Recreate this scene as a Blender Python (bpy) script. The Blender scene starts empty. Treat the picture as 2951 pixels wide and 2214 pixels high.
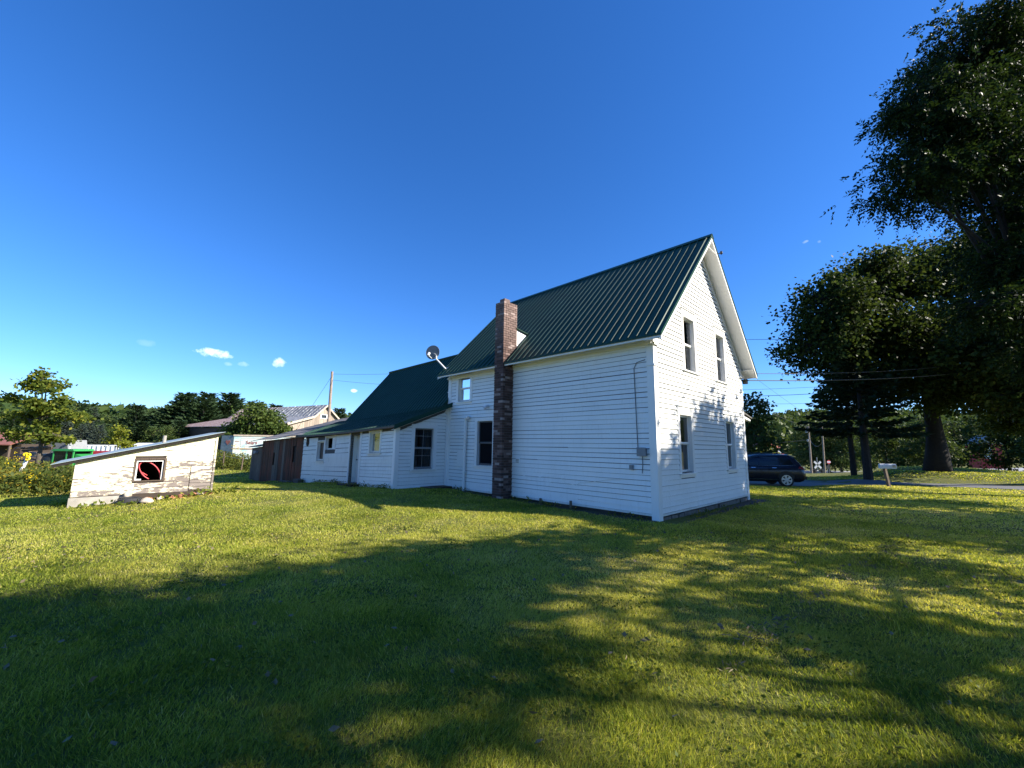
import bpy, bmesh, math, random
import numpy as np
from mathutils import Vector, Matrix

# ---------------------------------------------------------------- camera, sky, sun, exposure
scene = bpy.context.scene
COL = scene.collection
CAM_H, FOCAL, PITCH, ROLL = 1.65, 1173.8 / 2951 * 36.0, 0.1501, 0.0146
cam_data = bpy.data.cameras.new("camera")
cam_data.sensor_width = 36.0
cam_data.lens = FOCAL
cam_data.clip_start = 0.05
cam_data.clip_end = 9000.0
cam = bpy.data.objects.new("camera", cam_data)
COL.objects.link(cam)
_f = Vector((0, math.cos(PITCH), math.sin(PITCH)))
_u0 = Vector((0, -math.sin(PITCH), math.cos(PITCH)))
_x0 = Vector((1, 0, 0))
_r = _x0 * math.cos(ROLL) + _u0 * math.sin(ROLL)
_u = _u0 * math.cos(ROLL) - _x0 * math.sin(ROLL)
cam.matrix_world = Matrix(((_r.x, _u.x, -_f.x, 0), (_r.y, _u.y, -_f.y, 0), (_r.z, _u.z, -_f.z, CAM_H), (0, 0, 0, 1)))
scene.camera = cam

SUN_EL, SUN_AZ = math.radians(31.6), math.radians(168.0)      # SUN_AZ: heading in which the light travels, from +X
SUN_DIR = Vector((math.cos(SUN_EL) * math.cos(SUN_AZ), math.cos(SUN_EL) * math.sin(SUN_AZ), -math.sin(SUN_EL)))
sun_data = bpy.data.lights.new("sun", 'SUN')
sun_data.energy = 5.0
sun_data.angle = math.radians(0.53)
sun_data.color = (1.0, 0.93, 0.80)
sun = bpy.data.objects.new("sun", sun_data)
COL.objects.link(sun)
sun.rotation_euler = SUN_DIR.to_track_quat('-Z', 'Y').to_euler()

world = bpy.data.worlds.new("World")
scene.world = world
world.use_nodes = True
wn, wl = world.node_tree.nodes, world.node_tree.links
for n in list(wn):
    wn.remove(n)
w_out = wn.new('ShaderNodeOutputWorld')
w_bg = wn.new('ShaderNodeBackground')
sky = wn.new('ShaderNodeTexSky')
sky.sky_type = 'NISHITA'
sky.sun_disc = False
sky.sun_elevation = SUN_EL
sky.sun_rotation = math.radians(102.0)
sky.altitude = 300.0
sky.air_density = 1.0
sky.dust_density = 0.25
sky.ozone_density = 3.0
w_bg.inputs['Strength'].default_value = 0.098
w_hs = wn.new('ShaderNodeHueSaturation')
w_hs.inputs['Saturation'].default_value = 1.12
w_gain = wn.new('ShaderNodeMix')
w_gain.data_type = 'RGBA'
w_gain.blend_type = 'MULTIPLY'
w_gain.inputs['Factor'].default_value = 1.0
w_gain.inputs['B'].default_value = (.62, .78, 1.10, 1)
wl.new(sky.outputs[0], w_gain.inputs['A'])
wl.new(w_gain.outputs['Result'], w_hs.inputs['Color'])

def wmath(op, a, b=None, c=None, clamp=False):
    n = wn.new('ShaderNodeMath')
    n.operation = op
    n.use_clamp = clamp
    for i, val in enumerate((a, b, c)):
        if val is None:
            continue
        if isinstance(val, (int, float)):
            n.inputs[i].default_value = val
        else:
            wl.new(val, n.inputs[i])
    return n.outputs[0]
# a few small fair-weather clouds, low in the sky: (azimuth, elevation, half width, half height, opacity) in degrees
CLOUDS = [(-36.8, 9.9, 1.7, .60, .95), (-30.3, 9.7, .85, .62, .80), (-42.6, 10.1, .8, .35, .07), (-33.9, 9.0, .6, .32, .20),
          (-21.3, 6.85, .45, .25, .70), (37.4, 23.25, .35, .22, .30), (38.7, 22.9, .22, .16, .12), (-35.4, 8.85, .45, .25, .15)]
w_geo = wn.new('ShaderNodeTexCoord')
w_noise = wn.new('ShaderNodeTexNoise')
w_noise.inputs['Scale'].default_value = 55.0
w_noise.inputs['Detail'].default_value = 6.0
w_noise.inputs['Roughness'].default_value = 0.6
wl.new(w_geo.outputs['Generated'], w_noise.inputs['Vector'])
w_sep = wn.new('ShaderNodeSeparateXYZ')
wl.new(w_geo.outputs['Generated'], w_sep.inputs[0])
az = wmath('MULTIPLY', wmath('ARCTAN2', w_sep.outputs[0], w_sep.outputs[1]), 180 / math.pi)
el = wmath('MULTIPLY', wmath('ARCSINE', w_sep.outputs[2]), 180 / math.pi)
cl_mask = None
for (ca, ce, ra, re, op) in CLOUDS:
    dx = wmath('DIVIDE', wmath('SUBTRACT', az, ca), ra * 1.15)
    dy = wmath('DIVIDE', wmath('SUBTRACT', el, ce), re * 1.15)
    rr = wmath('ADD', wmath('MULTIPLY', dx, dx), wmath('MULTIPLY', dy, dy))
    body = wmath('SUBTRACT', 1.0, rr)
    body = wmath('ADD', body, wmath('MULTIPLY', wmath('SUBTRACT', w_noise.outputs[0], 0.62), 2.6))
    body = wmath('MULTIPLY', body, .75, clamp=True)
    body = wmath('MULTIPLY', body, wmath('SUBTRACT', 1.6, wmath('MULTIPLY', body, .6)))
    inside = wmath('LESS_THAN', rr, 2.0)
    m = wmath('MULTIPLY', wmath('MULTIPLY', body, inside), op)
    cl_mask = m if cl_mask is None else wmath('MAXIMUM', cl_mask, m)
w_mix = wn.new('ShaderNodeMix')
w_mix.data_type = 'RGBA'
wl.new(cl_mask, w_mix.inputs['Factor'])
wl.new(w_hs.outputs[0], w_mix.inputs['A'])
w_mix.inputs['B'].default_value = (9.0, 9.6, 10.4, 1)
wl.new(w_mix.outputs['Result'], w_bg.inputs['Color'])
wl.new(w_bg.outputs[0], w_out.inputs['Surface'])

scene.view_settings.view_transform = 'Standard'
scene.view_settings.look = 'None'
scene.view_settings.exposure = 1.15
scene.view_settings.gamma = 1.0
scene.view_settings.use_curve_mapping = False
scene.cycles.max_bounces = 6
scene.cycles.transparent_max_bounces = 12
scene.cycles.use_denoising = True

rng = np.random.default_rng(7)
random.seed(7)
PI = math.pi

# ---------------------------------------------------------------- material helpers
class NT:
    def __init__(self, name):
        self.m = bpy.data.materials.new(name)
        self.m.use_nodes = True
        self.t = self.m.node_tree
        self.n, self.l = self.t.nodes, self.t.links
        self.b = self.n['Principled BSDF']
        self.out = self.n['Material Output']
        self.tc = None
    def coord(self, kind='Object', scale=(1, 1, 1), rot=(0, 0, 0)):
        if kind == 'World':
            g = self.n.new('ShaderNodeNewGeometry')
            src = g.outputs['Position']
        else:
            if self.tc is None:
                self.tc = self.n.new('ShaderNodeTexCoord')
            src = self.tc.outputs[kind]
        mp = self.n.new('ShaderNodeMapping')
        mp.inputs['Scale'].default_value = scale
        mp.inputs['Rotation'].default_value = rot
        self.l.new(src, mp.inputs['Vector'])
        return mp.outputs[0]
    def noise(self, vec, scale, detail=4, rough=.55):
        n = self.n.new('ShaderNodeTexNoise')
        n.inputs['Scale'].default_value = scale
        n.inputs['Detail'].default_value = detail
        n.inputs['Roughness'].default_value = rough
        self.l.new(vec, n.inputs['Vector'])
        return n.outputs[0]
    def ramp(self, fac, stops):
        n = self.n.new('ShaderNodeValToRGB')
        e = n.color_ramp.elements
        while len(e) < len(stops):
            e.new(0.5)
        for k, (p, c) in enumerate(stops):
            e[k].position = p
            e[k].color = (*c, 1) if len(c) == 3 else c
        self.l.new(fac, n.inputs[0])
        return n.outputs[0]
    def mix(self, fac, a, b, mode='MIX'):
        n = self.n.new('ShaderNodeMix')
        n.data_type = 'RGBA'
        n.blend_type = mode
        for key, val in (('Factor', fac), ('A', a), ('B', b)):
            if isinstance(val, (int, float)):
                n.inputs[key].default_value = val
            elif isinstance(val, tuple):
                n.inputs[key].default_value = (*val, 1)
            else:
                self.l.new(val, n.inputs[key])
        return n.outputs['Result']
    def math(self, op, a, b=0.0, clamp=False):
        n = self.n.new('ShaderNodeMath')
        n.operation = op
        n.use_clamp = clamp
        for i, val in enumerate((a, b)):
            if isinstance(val, (int, float)):
                n.inputs[i].default_value = val
            else:
                self.l.new(val, n.inputs[i])
        return n.outputs[0]
    def rand(self):
        return self.n.new('ShaderNodeObjectInfo').outputs['Random']
    def attr(self, name):
        a = self.n.new('ShaderNodeAttribute')
        a.attribute_name = name
        return a.outputs['Fac']
    def color(self, c):
        if isinstance(c, tuple):
            self.b.inputs['Base Color'].default_value = (*c, 1)
        else:
            self.l.new(c, self.b.inputs['Base Color'])
    def bump(self, h, strength=.3, dist=.01):
        n = self.n.new('ShaderNodeBump')
        n.inputs['Strength'].default_value = strength
        n.inputs['Distance'].default_value = dist
        self.l.new(h, n.inputs['Height'])
        self.l.new(n.outputs[0], self.b.inputs['Normal'])
    def set(self, **k):
        for key, val in k.items():
            self.b.inputs[key.replace('_', ' ')].default_value = val
        return self

MAT = {}
def simple(name, col, rough=.6, var=.12, scale=6.0, metal=0.0, bump=0.0):
    t = NT(name)
    vec = t.coord('World')
    nz = t.noise(vec, scale, 5)
    lo = tuple(max(0, c * (1 - var)) for c in col)
    hi = tuple(min(1, c * (1 + var)) for c in col)
    t.color(t.ramp(nz, [(.3, lo), (.7, hi)]))
    t.set(Roughness=rough, Metallic=metal)
    if bump:
        t.bump(t.noise(vec, scale * 6, 4), bump, .01)
    MAT[name] = t.m
    return t.m

def painted(name, col, dirt=(.42, .41, .38), amount=.35, rough=.5):
    t = NT(name)
    vec = t.coord('World')
    big = t.noise(vec, 1.3, 5)
    streak = t.noise(t.coord('World', (5, 5, .8)), 3.0, 6, .65)
    tone = t.mix(t.math('MULTIPLY', t.rand(), .10), col, tuple(c * .8 for c in col))
    c1 = t.mix(t.math('MULTIPLY', t.ramp(streak, [(.52, (0, 0, 0)), (.80, (1, 1, 1))]), amount), tone, dirt)
    c2 = t.mix(t.math('MULTIPLY', t.ramp(big, [(.45, (0, 0, 0)), (.8, (1, 1, 1))]), amount * .6), c1, dirt)
    t.color(c2)
    t.set(Roughness=rough)
    t.bump(t.noise(t.coord('World', (1, 1, 6)), 14, 4), .12, .006)
    MAT[name] = t.m
    return t.m

def peeling(name, paint, wood, level, stretch=(1.0, 1.0, 6.0)):
    """old paint flaking off horizontal boards: bare grey wood shows through"""
    t = NT(name)
    a = t.noise(t.coord('World', (2.2, 1.0, 6.5)), 2.6, 8, .68)
    b = t.noise(t.coord('World', (1.0, .5, .6)), .9, 3)
    lo = t.n.new('ShaderNodeSeparateXYZ')
    t.l.new(t.coord('World'), lo.inputs[0])
    zz = t.math('MULTIPLY', t.math('SUBTRACT', 1.0, lo.outputs[2]), .15)
    yy = t.math('MULTIPLY', t.math('SUBTRACT', lo.outputs[1], 12.5), .022)
    s = t.math('ADD', t.math('ADD', a, t.math('MULTIPLY', t.math('SUBTRACT', b, .5), .35)), t.math('ADD', zz, yy))
    s = t.math('ADD', s, t.math('MULTIPLY', t.math('SUBTRACT', t.rand(), .5), .10))
    m = t.ramp(s, [(level, (0, 0, 0)), (level + .035, (1, 1, 1))])
    wv = t.noise(t.coord('World', (8, 2.0, 40)), 3, 5)
    wc = t.ramp(wv, [(.3, tuple(c * .55 for c in wood)), (.7, wood)])
    pc = t.mix(t.math('MULTIPLY', t.rand(), .35), paint, tuple(p * q for p, q in zip(paint, (.97, .93, .80))))
    t.color(t.mix(m, pc, wc))
    t.set(Roughness=.75)
    t.bump(t.math('SUBTRACT', wv, m), .3, .006)
    MAT[name] = t.m
    return t.m

def barnwood(name, dark, light, red=None, gscale=(14, 14, 1.2)):
    t = NT(name)
    g = t.noise(t.coord('World', gscale), 2.5, 8, .7)
    c = t.ramp(g, [(.28, dark), (.72, light)])
    r = t.rand()
    c = t.mix(t.math('MULTIPLY', r, .55), c, tuple(x * .6 for x in dark))
    if red:
        p = t.noise(t.coord('World', (1.5, 1.5, .5)), 2.0, 4)
        c = t.mix(t.math('MULTIPLY', t.ramp(p, [(.46, (0, 0, 0)), (.66, (1, 1, 1))]), .75), c, red)
    t.color(c)
    t.set(Roughness=.85)
    t.bump(g, .5, .012)
    MAT[name] = t.m
    return t.m

def foliage(name, lo, hi, trans=.4, alt=None):
    t = NT(name)
    a = t.attr('tint')
    stops = [(.0, lo), (.65, hi)]
    if alt:
        stops.append((1.0, alt))
    c = t.ramp(a, stops)
    c = t.mix(t.math('MULTIPLY', t.rand(), .25), c, tuple(x * .7 for x in lo))
    d = t.b
    t.color(c)
    t.set(Roughness=.5)
    d.inputs['Specular IOR Level'].default_value = .10
    tr = t.n.new('ShaderNodeBsdfTranslucent')
    t.l.new(t.mix(.5, c, (hi[0] * 1.5, hi[1] * 1.35, hi[2] * .6)), tr.inputs['Color'])
    ms = t.n.new('ShaderNodeMixShader')
    ms.inputs[0].default_value = trans
    t.l.new(d.outputs[0], ms.inputs[1])
    t.l.new(tr.outputs[0], ms.inputs[2])
    t.l.new(ms.outputs[0], t.out.inputs['Surface'])
    MAT[name] = t.m
    return t.m

def glass(name, tint=(.02, .025, .03), rough=.02, refl=1.6):
    t = NT(name)
    gl = t.n.new('ShaderNodeBsdfGlossy')
    gl.inputs['Roughness'].default_value = rough
    gl.inputs['Color'].default_value = (.9, .92, .95, 1)
    tp = t.n.new('ShaderNodeBsdfTransparent')
    tp.inputs['Color'].default_value = (.55, .58, .58, 1)
    fr = t.n.new('ShaderNodeFresnel')
    fr.inputs['IOR'].default_value = 1.5
    nz = t.noise(t.coord('World'), 2.2, 2)
    bp = t.n.new('ShaderNodeBump')
    bp.inputs['Strength'].default_value = .06
    bp.inputs['Distance'].default_value = .05
    t.l.new(nz, bp.inputs['Height'])
    t.l.new(bp.outputs[0], gl.inputs['Normal'])
    ms = t.n.new('ShaderNodeMixShader')
    t.l.new(t.math('MULTIPLY', fr.outputs[0], refl, clamp=True), ms.inputs[0])
    t.l.new(tp.outputs[0], ms.inputs[1])
    t.l.new(gl.outputs[0], ms.inputs[2])
    t.l.new(ms.outputs[0], t.out.inputs['Surface'])
    MAT[name] = t.m
    return t.m

# ---------------------------------------------------------------- geometry helpers
class MB:
    """collects faces; build() links them as one mesh object"""
    def __init__(self):
        self.v, self.f = [], []
    def face(self, *pts):
        b = len(self.v)
        self.v += [tuple(p) for p in pts]
        self.f.append(tuple(range(b, b + len(pts))))
        return self
    def hexa(self, p):
        """8 points: bottom loop 0-3, top loop 4-7"""
        b = len(self.v)
        self.v += [tuple(q) for q in p]
        for q in ((0, 3, 2, 1), (4, 5, 6, 7), (0, 1, 5, 4), (1, 2, 6, 5), (2, 3, 7, 6), (3, 0, 4, 7)):
            self.f.append(tuple(b + i for i in q))
        return self
    def box(self, o, ax, ay, az):
        o, ax, ay, az = (Vector(q) for q in (o, ax, ay, az))
        return self.hexa([o, o + ax, o + ax + ay, o + ay, o + az, o + ax + az, o + ax + ay + az, o + ay + az])
    def prism(self, loop, d):
        d = Vector(d)
        b = len(self.v)
        n = len(loop)
        self.v += [tuple(q) for q in loop] + [tuple(Vector(q) + d) for q in loop]
        self.f.append(tuple(b + i for i in reversed(range(n))))
        self.f.append(tuple(b + n + i for i in range(n)))
        for i in range(n):
            j = (i + 1) % n
            self.f.append((b + i, b + j, b + n + j, b + n + i))
        return self
    def tube(self, pts, rad, seg=8, cap=True):
        pts = [Vector(p) for p in pts]
        if isinstance(rad, (int, float)):
            rad = [rad] * len(pts)
        b = len(self.v)
        ref = None
        for i, p in enumerate(pts):
            d = (pts[min(i + 1, len(pts) - 1)] - pts[max(i - 1, 0)])
            d = d.normalized() if d.length > 1e-9 else Vector((0, 0, 1))
            if ref is None:
                ref = Vector((1, 0, 0)) if abs(d.x) < .8 else Vector((0, 1, 0))
            a = (ref - d * ref.dot(d)).normalized()
            ref = a
            c = d.cross(a)
            for k in range(seg):
                w = 2 * PI * k / seg
                self.v.append(tuple(p + (a * math.cos(w) + c * math.sin(w)) * rad[i]))
        for i in range(len(pts) - 1):
            for k in range(seg):
                k2 = (k + 1) % seg
                self.f.append((b + i * seg + k, b + i * seg + k2, b + (i + 1) * seg + k2, b + (i + 1) * seg + k))
        if cap:
            self.f.append(tuple(b + k for k in reversed(range(seg))))
            e = b + (len(pts) - 1) * seg
            self.f.append(tuple(e + k for k in range(seg)))
        return self
    def lathe(self, o, axis, prof, seg=24):
        """prof: (distance along axis, radius)"""
        o, axis = Vector(o), Vector(axis).normalized()
        return self.tube([o + axis * d for d, r in prof], [max(r, 1e-4) for d, r in prof], seg)
    def build(self, name, mat, parent=None, smooth=False, **props):
        me = bpy.data.meshes.new(name)
        off = Vector((0, 0, 0))
        if parent is not None:
            off = world_loc(parent)
        me.from_pydata([(x - off.x, y - off.y, z - off.z) for x, y, z in self.v], [], self.f)
        if smooth:
            me.polygons.foreach_set('use_smooth', [True] * len(me.polygons))
        me.materials.append(MAT[mat] if isinstance(mat, str) else mat)
        return link(name, me, parent, **props)

WLOC = {}
def world_loc(o):
    return WLOC.get(o.name, Vector((0, 0, 0)))
def link(name, data, parent=None, loc=None, **props):
    o = bpy.data.objects.new(name, data)
    COL.objects.link(o)
    base = Vector((0, 0, 0))
    if parent is not None:
        o.parent = parent
        base = world_loc(parent)
    if loc is not None:
        o.location = Vector(loc) - base
        base = Vector(loc)
    WLOC[o.name] = base.copy()
    for k, val in props.items():
        o[k] = val
    return o
def thing(name, loc, label, category, group=None):
    o = link(name, None, None, loc)
    o['label'], o['category'] = label, category
    if group:
        o['group'] = group
    return o
def tag(o, label, category, group=None):
    o['label'], o['category'] = label, category
    if group:
        o['group'] = group
    return o
def copy_tree(root, loc, rz=0.0, sc=1.0, **props):
    r = root.copy()
    COL.objects.link(r)
    r.location = loc
    r.rotation_euler = (0, 0, rz)
    r.scale = (sc, sc, sc) if isinstance(sc, (int, float)) else sc
    for k, val in props.items():
        r[k] = val
    for ch in list(root.children):
        c = ch.copy()
        COL.objects.link(c)
        c.parent = r
        for g in list(ch.children):
            d = g.copy()
            COL.objects.link(d)
            d.parent = c
    return r

def np_mesh(name, verts, faces_n, nper, mat, parent=None, tint=None, **props):
    """fast mesh: verts (N,3) with consecutive nper vertices per face"""
    me = bpy.data.meshes.new(name)
    n = len(verts)
    me.vertices.add(n)
    me.vertices.foreach_set('co', np.asarray(verts, np.float32).ravel())
    nf = n // nper
    me.loops.add(n)
    me.loops.foreach_set('vertex_index', np.arange(n, dtype=np.int32))
    me.polygons.add(nf)
    me.polygons.foreach_set('loop_start', np.arange(0, n, nper, dtype=np.int32))
    if tint is not None:
        a = me.attributes.new('tint', 'FLOAT', 'POINT')
        a.data.foreach_set('value', np.repeat(np.asarray(tint, np.float32), nper))
    me.update(calc_edges=True)
    me.materials.append(MAT[mat])
    return link(name, me, parent, **props)

# ---------------------------------------------------------------- terrain height
GP = np.array([(0, 0, 0), (0, 3, 0), (5, 3, 0), (-6, 4, 0), (-12, 4, -.05), (12, 3, 0), (3.0, 9.0, .04), (4.6, 9.6, .0), (-.5, 11.6, .06), (-3.9, 13.4, .20),
               (-6.6, 16.0, .06), (-10.2, 19.8, -.24), (-13.8, 22.7, -.5), (-15, 23.6, -.47), (7.9, 13.5, -.02), (12, 12, 0), (10, 18, .0), (14, 17, -.05),
               (18.9, 20.8, -.1), (15.5, 23.3, -.36), (12, 24, -.36), (20, 24.5, -.32), (26.2, 21.2, -.22), (24, 25, -.3), (22.6, 26, -.15), (29, 28, .35), (36, 26, .35), (33, 32, .5),
               (20, 27.5, -.45), (26, 36, -1.0), (37, 50, -2.0), (52, 70, -3.1), (64, 86, -3.9), (87, 117, -3.9), (60, 110, -4.2), (45, 42, -.6), (-11.2, 10.7, -.1), (-10.1, 11.6, .0), (-9.0, 12.7, .12), (-10, 15.2, -.02), (-14, 12, -.2), (-9.4, 10.9, -.03), (-8, 9, -.02), (-20, 30, -.3), (-25, 36, -.3),
               (-27, 24, .0), (-24, 21, -.1), (-20, 16, -.3), (-40, 60, -.4), (-60, 90, -.4), (90, 70, -2.0), (0, 40, -.7), (0, 90, -2.0), (-60, 30, -.2), (60, 20, .2), (0, -40, 0), (40, -20, 0), (-40, -20, -.2)], float)
def zg(x, y):
    x = np.asarray(x, float)
    y = np.asarray(y, float)
    sh = x.shape
    X, Y = x.ravel(), y.ravel()
    out = np.empty(X.shape)
    for i in range(0, len(X), 40000):
        d2 = (X[i:i + 40000, None] - GP[None, :, 0]) ** 2 + (Y[i:i + 40000, None] - GP[None, :, 1]) ** 2
        w = 1.0 / (d2 + 1.2) ** 1.7
        out[i:i + 40000] = (w * GP[None, :, 2]).sum(1) / w.sum(1)
    out += .012 * np.sin(X * 1.7 + 1.3 * np.sin(Y * .9)) * np.cos(Y * 1.3 + .7)
    # the valley side far to the right and behind
    az_ = np.degrees(np.arctan2(X, Y))
    dist = np.hypot(X, Y)
    ridge = np.clip((dist - 190) / 330, 0, 1) ** 1.3
    bump = 9 * np.exp(-((az_ - 40) / 14) ** 2) + 20 + 3 * np.sin(az_ * .21)
    out += ridge * bump
    return out.reshape(sh)
def g1(x, y):
    return float(zg(np.array([x]), np.array([y]))[0])

# ---------------------------------------------------------------- house frame
HC = Vector((3.3072, 9.3822, 0))
HU = Vector((-.70046, .71369, 0))        # along the long wall, away from the camera
HV = Vector((.71369, .70046, 0))         # along the gable wall
def P3(s, t, z):
    return HC + HU * s + HV * t + Vector((0, 0, z))

class Frame:
    def __init__(self, o, e, n, tilt=0.0, a0=0.0):
        self.o, self.e, self.n, self.tilt, self.a0 = Vector(o), Vector(e), Vector(n), tilt, a0
    def p(self, a, off, z):
        return self.o + self.e * a + self.n * off + Vector((0, 0, z - self.tilt * (a - self.a0)))
    def box(self, mb, a0, a1, o0, o1, z0, z1):
        return mb.hexa([self.p(a0, o0, z0), self.p(a1, o0, z0), self.p(a1, o1, z0), self.p(a0, o1, z0),
                        self.p(a0, o0, z1), self.p(a1, o0, z1), self.p(a1, o1, z1), self.p(a0, o1, z1)])

def spans(lo, hi, holes, z0, z1):
    """pieces of [lo, hi] left over at heights z0..z1"""
    cuts = sorted((h[0], h[1]) for h in holes if h[2] < z1 - 1e-4 and h[3] > z0 + 1e-4)
    out, a = [], lo
    for c0, c1 in cuts:
        if c0 > a:
            out.append((a, min(c0, hi)))
        a = max(a, c1)
    if a < hi:
        out.append((a, hi))
    return [q for q in out if q[1] - q[0] > .02]

def wall(fr, left, right, z0, z1, holes, mat, parent, thick=.12, extra=(), name='wall'):
    zs = sorted(set([z0, z1] + [z for h in holes for z in (h[2], h[3])] + list(extra)))
    zs = [z for z in zs if z0 <= z <= z1]
    mb = MB()
    for za, zb in zip(zs[:-1], zs[1:]):
        la, lb, ra, rb = left(za), left(zb), right(za), right(zb)
        for (x0, x1) in spans(min(la, lb), max(ra, rb), holes, za, zb):
            xa0, xb0 = (la, lb) if x0 <= min(la, lb) + 1e-6 else (x0, x0)
            xa1, xb1 = (ra, rb) if x1 >= max(ra, rb) - 1e-6 else (x1, x1)
            mb.hexa([fr.p(xa0, -thick, za), fr.p(xa1, -thick, za), fr.p(xa1, 0, za), fr.p(xa0, 0, za),
                     fr.p(xb0, -thick, zb), fr.p(xb1, -thick, zb), fr.p(xb1, 0, zb), fr.p(xb0, 0, zb)])
    return mb.build(name, mat, parent)

def siding(fr, left, right, z0, z1, holes, expo, mat, parent, proud=.028, name='clapboard', jit=.0, gap=.009, splits=None, rr=random.Random(3)):
    """every board is an object of its own"""
    n = max(1, int(round((z1 - z0) / expo)))
    ex = (z1 - z0) / n
    for k in range(n):
        za, zb = z0 + k * ex, z0 + (k + 1) * ex
        la, lb, ra, rb = left(za), left(zb), right(za), right(zb)
        zz = za + rr.uniform(-jit, jit)
        for (x0, x1) in spans(min(la, lb), max(ra, rb), holes, za, zb):
            segs = [(x0, x1)]
            if splits:
                c = splits(k)
                if c and x0 + .3 < c < x1 - .3:
                    segs = [(x0, c - .002), (c + .002, x1)]
            for (y0, y1) in segs:
                xa0, xb0 = (la, lb) if y0 <= min(la, lb) + 1e-6 else (y0, y0)
                xa1, xb1 = (ra, rb) if y1 >= max(ra, rb) - 1e-6 else (y1, y1)
                if xa1 - xa0 < .04:
                    continue
                d0 = rr.uniform(-jit, jit)
                zq = zz + gap
                pr = proud + rr.uniform(-.003, .003)
                mb = MB()
                mb.hexa([fr.p(xa0, -.004, zq + d0 + .012), fr.p(xa1, -.004, zq - d0 + .012), fr.p(xa1, pr, zq - d0), fr.p(xa0, pr, zq + d0),
                         fr.p(xb0, -.004, zb), fr.p(xb1, -.004, zb), fr.p(xb1, .003, zb), fr.p(xb0, .003, zb)])
                mb.build(name, mat, parent)

def window(fr, a0, a1, z0, z1, parent, mat='trim_white', pane_mat='glass', cas=.11, head=.16, sill=True, mull=0, bars=(), deep=.06, frame_mat=None, double=True, panes=True, label=None, sill_ext=.05, sash_mat=None):
    """a0..a1, z0..z1 is the sash opening. casing is the part, sashes, panes, bars and sill are its pieces"""
    o = .028
    mb = MB()
    fr.box(mb, a0 - cas, a0, -.03, o, z0 - .02, z1)
    fr.box(mb, a1, a1 + cas, -.03, o, z0 - .02, z1)
    fr.box(mb, a0 - cas - .01, a1 + cas + .01, -.03, o + .006, z1, z1 + head)
    if head > .14:
        fr.box(mb, a0 - cas - .03, a1 + cas + .03, -.03, o + .03, z1 + head, z1 + head + .025)
    # jambs
    fr.box(mb, a0, a0 + .014, -.125, .026, z0 - .019, z1 - .001)
    fr.box(mb, a1 - .014, a1, -.125, .026, z0 - .019, z1 - .001)
    fr.box(mb, a0 + .014, a1 - .014, -.125, .026, z1 - .014, z1 - .001)
    fr.box(mb, a0 + .014, a1 - .014, -.125, .0, z0 - .019, z0)
    w = mb.build('window', mat, parent)
    a0, a1, z1 = a0 + .0145, a1 - .0145, z1 - .0145
    if label:
        w['label'] = label
    if sill:
        s = MB()
        fr.box(s, a0 - cas - sill_ext, a1 + cas + sill_ext, -.02, .07, z0 - .055, z0 - .0201)
        fr.box(s, a0 - cas - .01, a1 + cas + .01, -.02, .026, z0 - .13, z0 - .0551)
        s.build('sill', mat, w)
    sm = sash_mat or mat
    zm = (z0 + z1) / 2
    parts = ((z0, zm + .015, -deep - .028), (zm - .015, z1, -deep)) if double else ((z0, z1, -deep),)
    for (q0, q1, off) in parts:
        m = MB()
        t_ = .042
        fr.box(m, a0, a0 + t_, off - .026, off, q0, q1)
        fr.box(m, a1 - t_, a1, off - .026, off, q0, q1)
        fr.box(m, a0 + t_, a1 - t_, off - .026, off, q0, q0 + t_ + .012)
        fr.box(m, a0 + t_, a1 - t_, off - .026, off, q1 - t_, q1)
        for k in range(mull):
            c = a0 + (a1 - a0) * (k + 1) / (mull + 1)
            fr.box(m, c - .007, c + .007, off - .022, off - .003, q0 + t_ + .012, q1 - t_)
        for bz in bars:
            zb = q0 + (q1 - q0) * bz
            fr.box(m, a0 + t_, a1 - t_, off - .021, off - .004, zb - .007, zb + .007)
        m.build('sash', sm, w)
        if panes:
            g = MB()
            off2 = off - .014
            g.face(fr.p(a0 + t_ - .005, off2, q0 + t_), fr.p(a1 - t_ + .005, off2, q0 + t_), fr.p(a1 - t_ + .005, off2, q1 - t_ + .005), fr.p(a0 + t_ - .005, off2, q1 - t_ + .005))
            g.build('pane', pane_mat, w)
    return w

def ribs(parent, o, along, length, up, run, nrm, spacing, mat, start=.06, w=.028, hgt=.030, name='rib'):
    """raised seams of a metal roof sheet; every one an object sharing one mesh"""
    o, along, up, nrm = Vector(o), Vector(along).normalized(), Vector(up).normalized(), Vector(nrm).normalized()
    mb = MB()
    a = [along * -w, along * w, along * (w * .5) + nrm * hgt, along * (-w * .5) + nrm * hgt]
    mb.prism(a, up * run)
    me = bpy.data.meshes.new(name)
    me.from_pydata(mb.v, [], mb.f)
    me.materials.append(MAT[mat])
    k = start
    while k < length - .01:
        link(name, me, parent, o + along * k)
        k += spacing

# ---------------------------------------------------------------- materials
painted('siding_white', (.86, .86, .83), dirt=(.45, .43, .38), amount=.24)
painted('siding_old_white', (.80, .79, .73), dirt=(.34, .31, .27), amount=.42)
painted('trim_white', (.86, .85, .82), amount=.10)
painted('soffit_white', (.78, .77, .74), amount=.12)
peeling('shed_paint', (.80, .74, .54), (.26, .215, .19), .565)
barnwood('brown_boards', (.034, .013, .006), (.19, .078, .036), red=(.24, .055, .022))
barnwood('grey_boards', (.075, .052, .038), (.25, .185, .135))
barnwood('barn_boards', (.22, .17, .13), (.55, .46, .37))
barnwood('roof_grey', (.10, .095, .09), (.27, .25, .235), gscale=(3, 3, 3))
simple('dark_wood', (.05, .035, .025), .85)
simple('interior', (.10, .095, .09), .9)
simple('soil', (.07, .05, .035), .95, .35, 9, bump=.6)
simple('concrete', (.36, .33, .29), .9, .2, 4, bump=.4)
simple('stone', (.34, .31, .27), .9, .25, 7, bump=.5)
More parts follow.
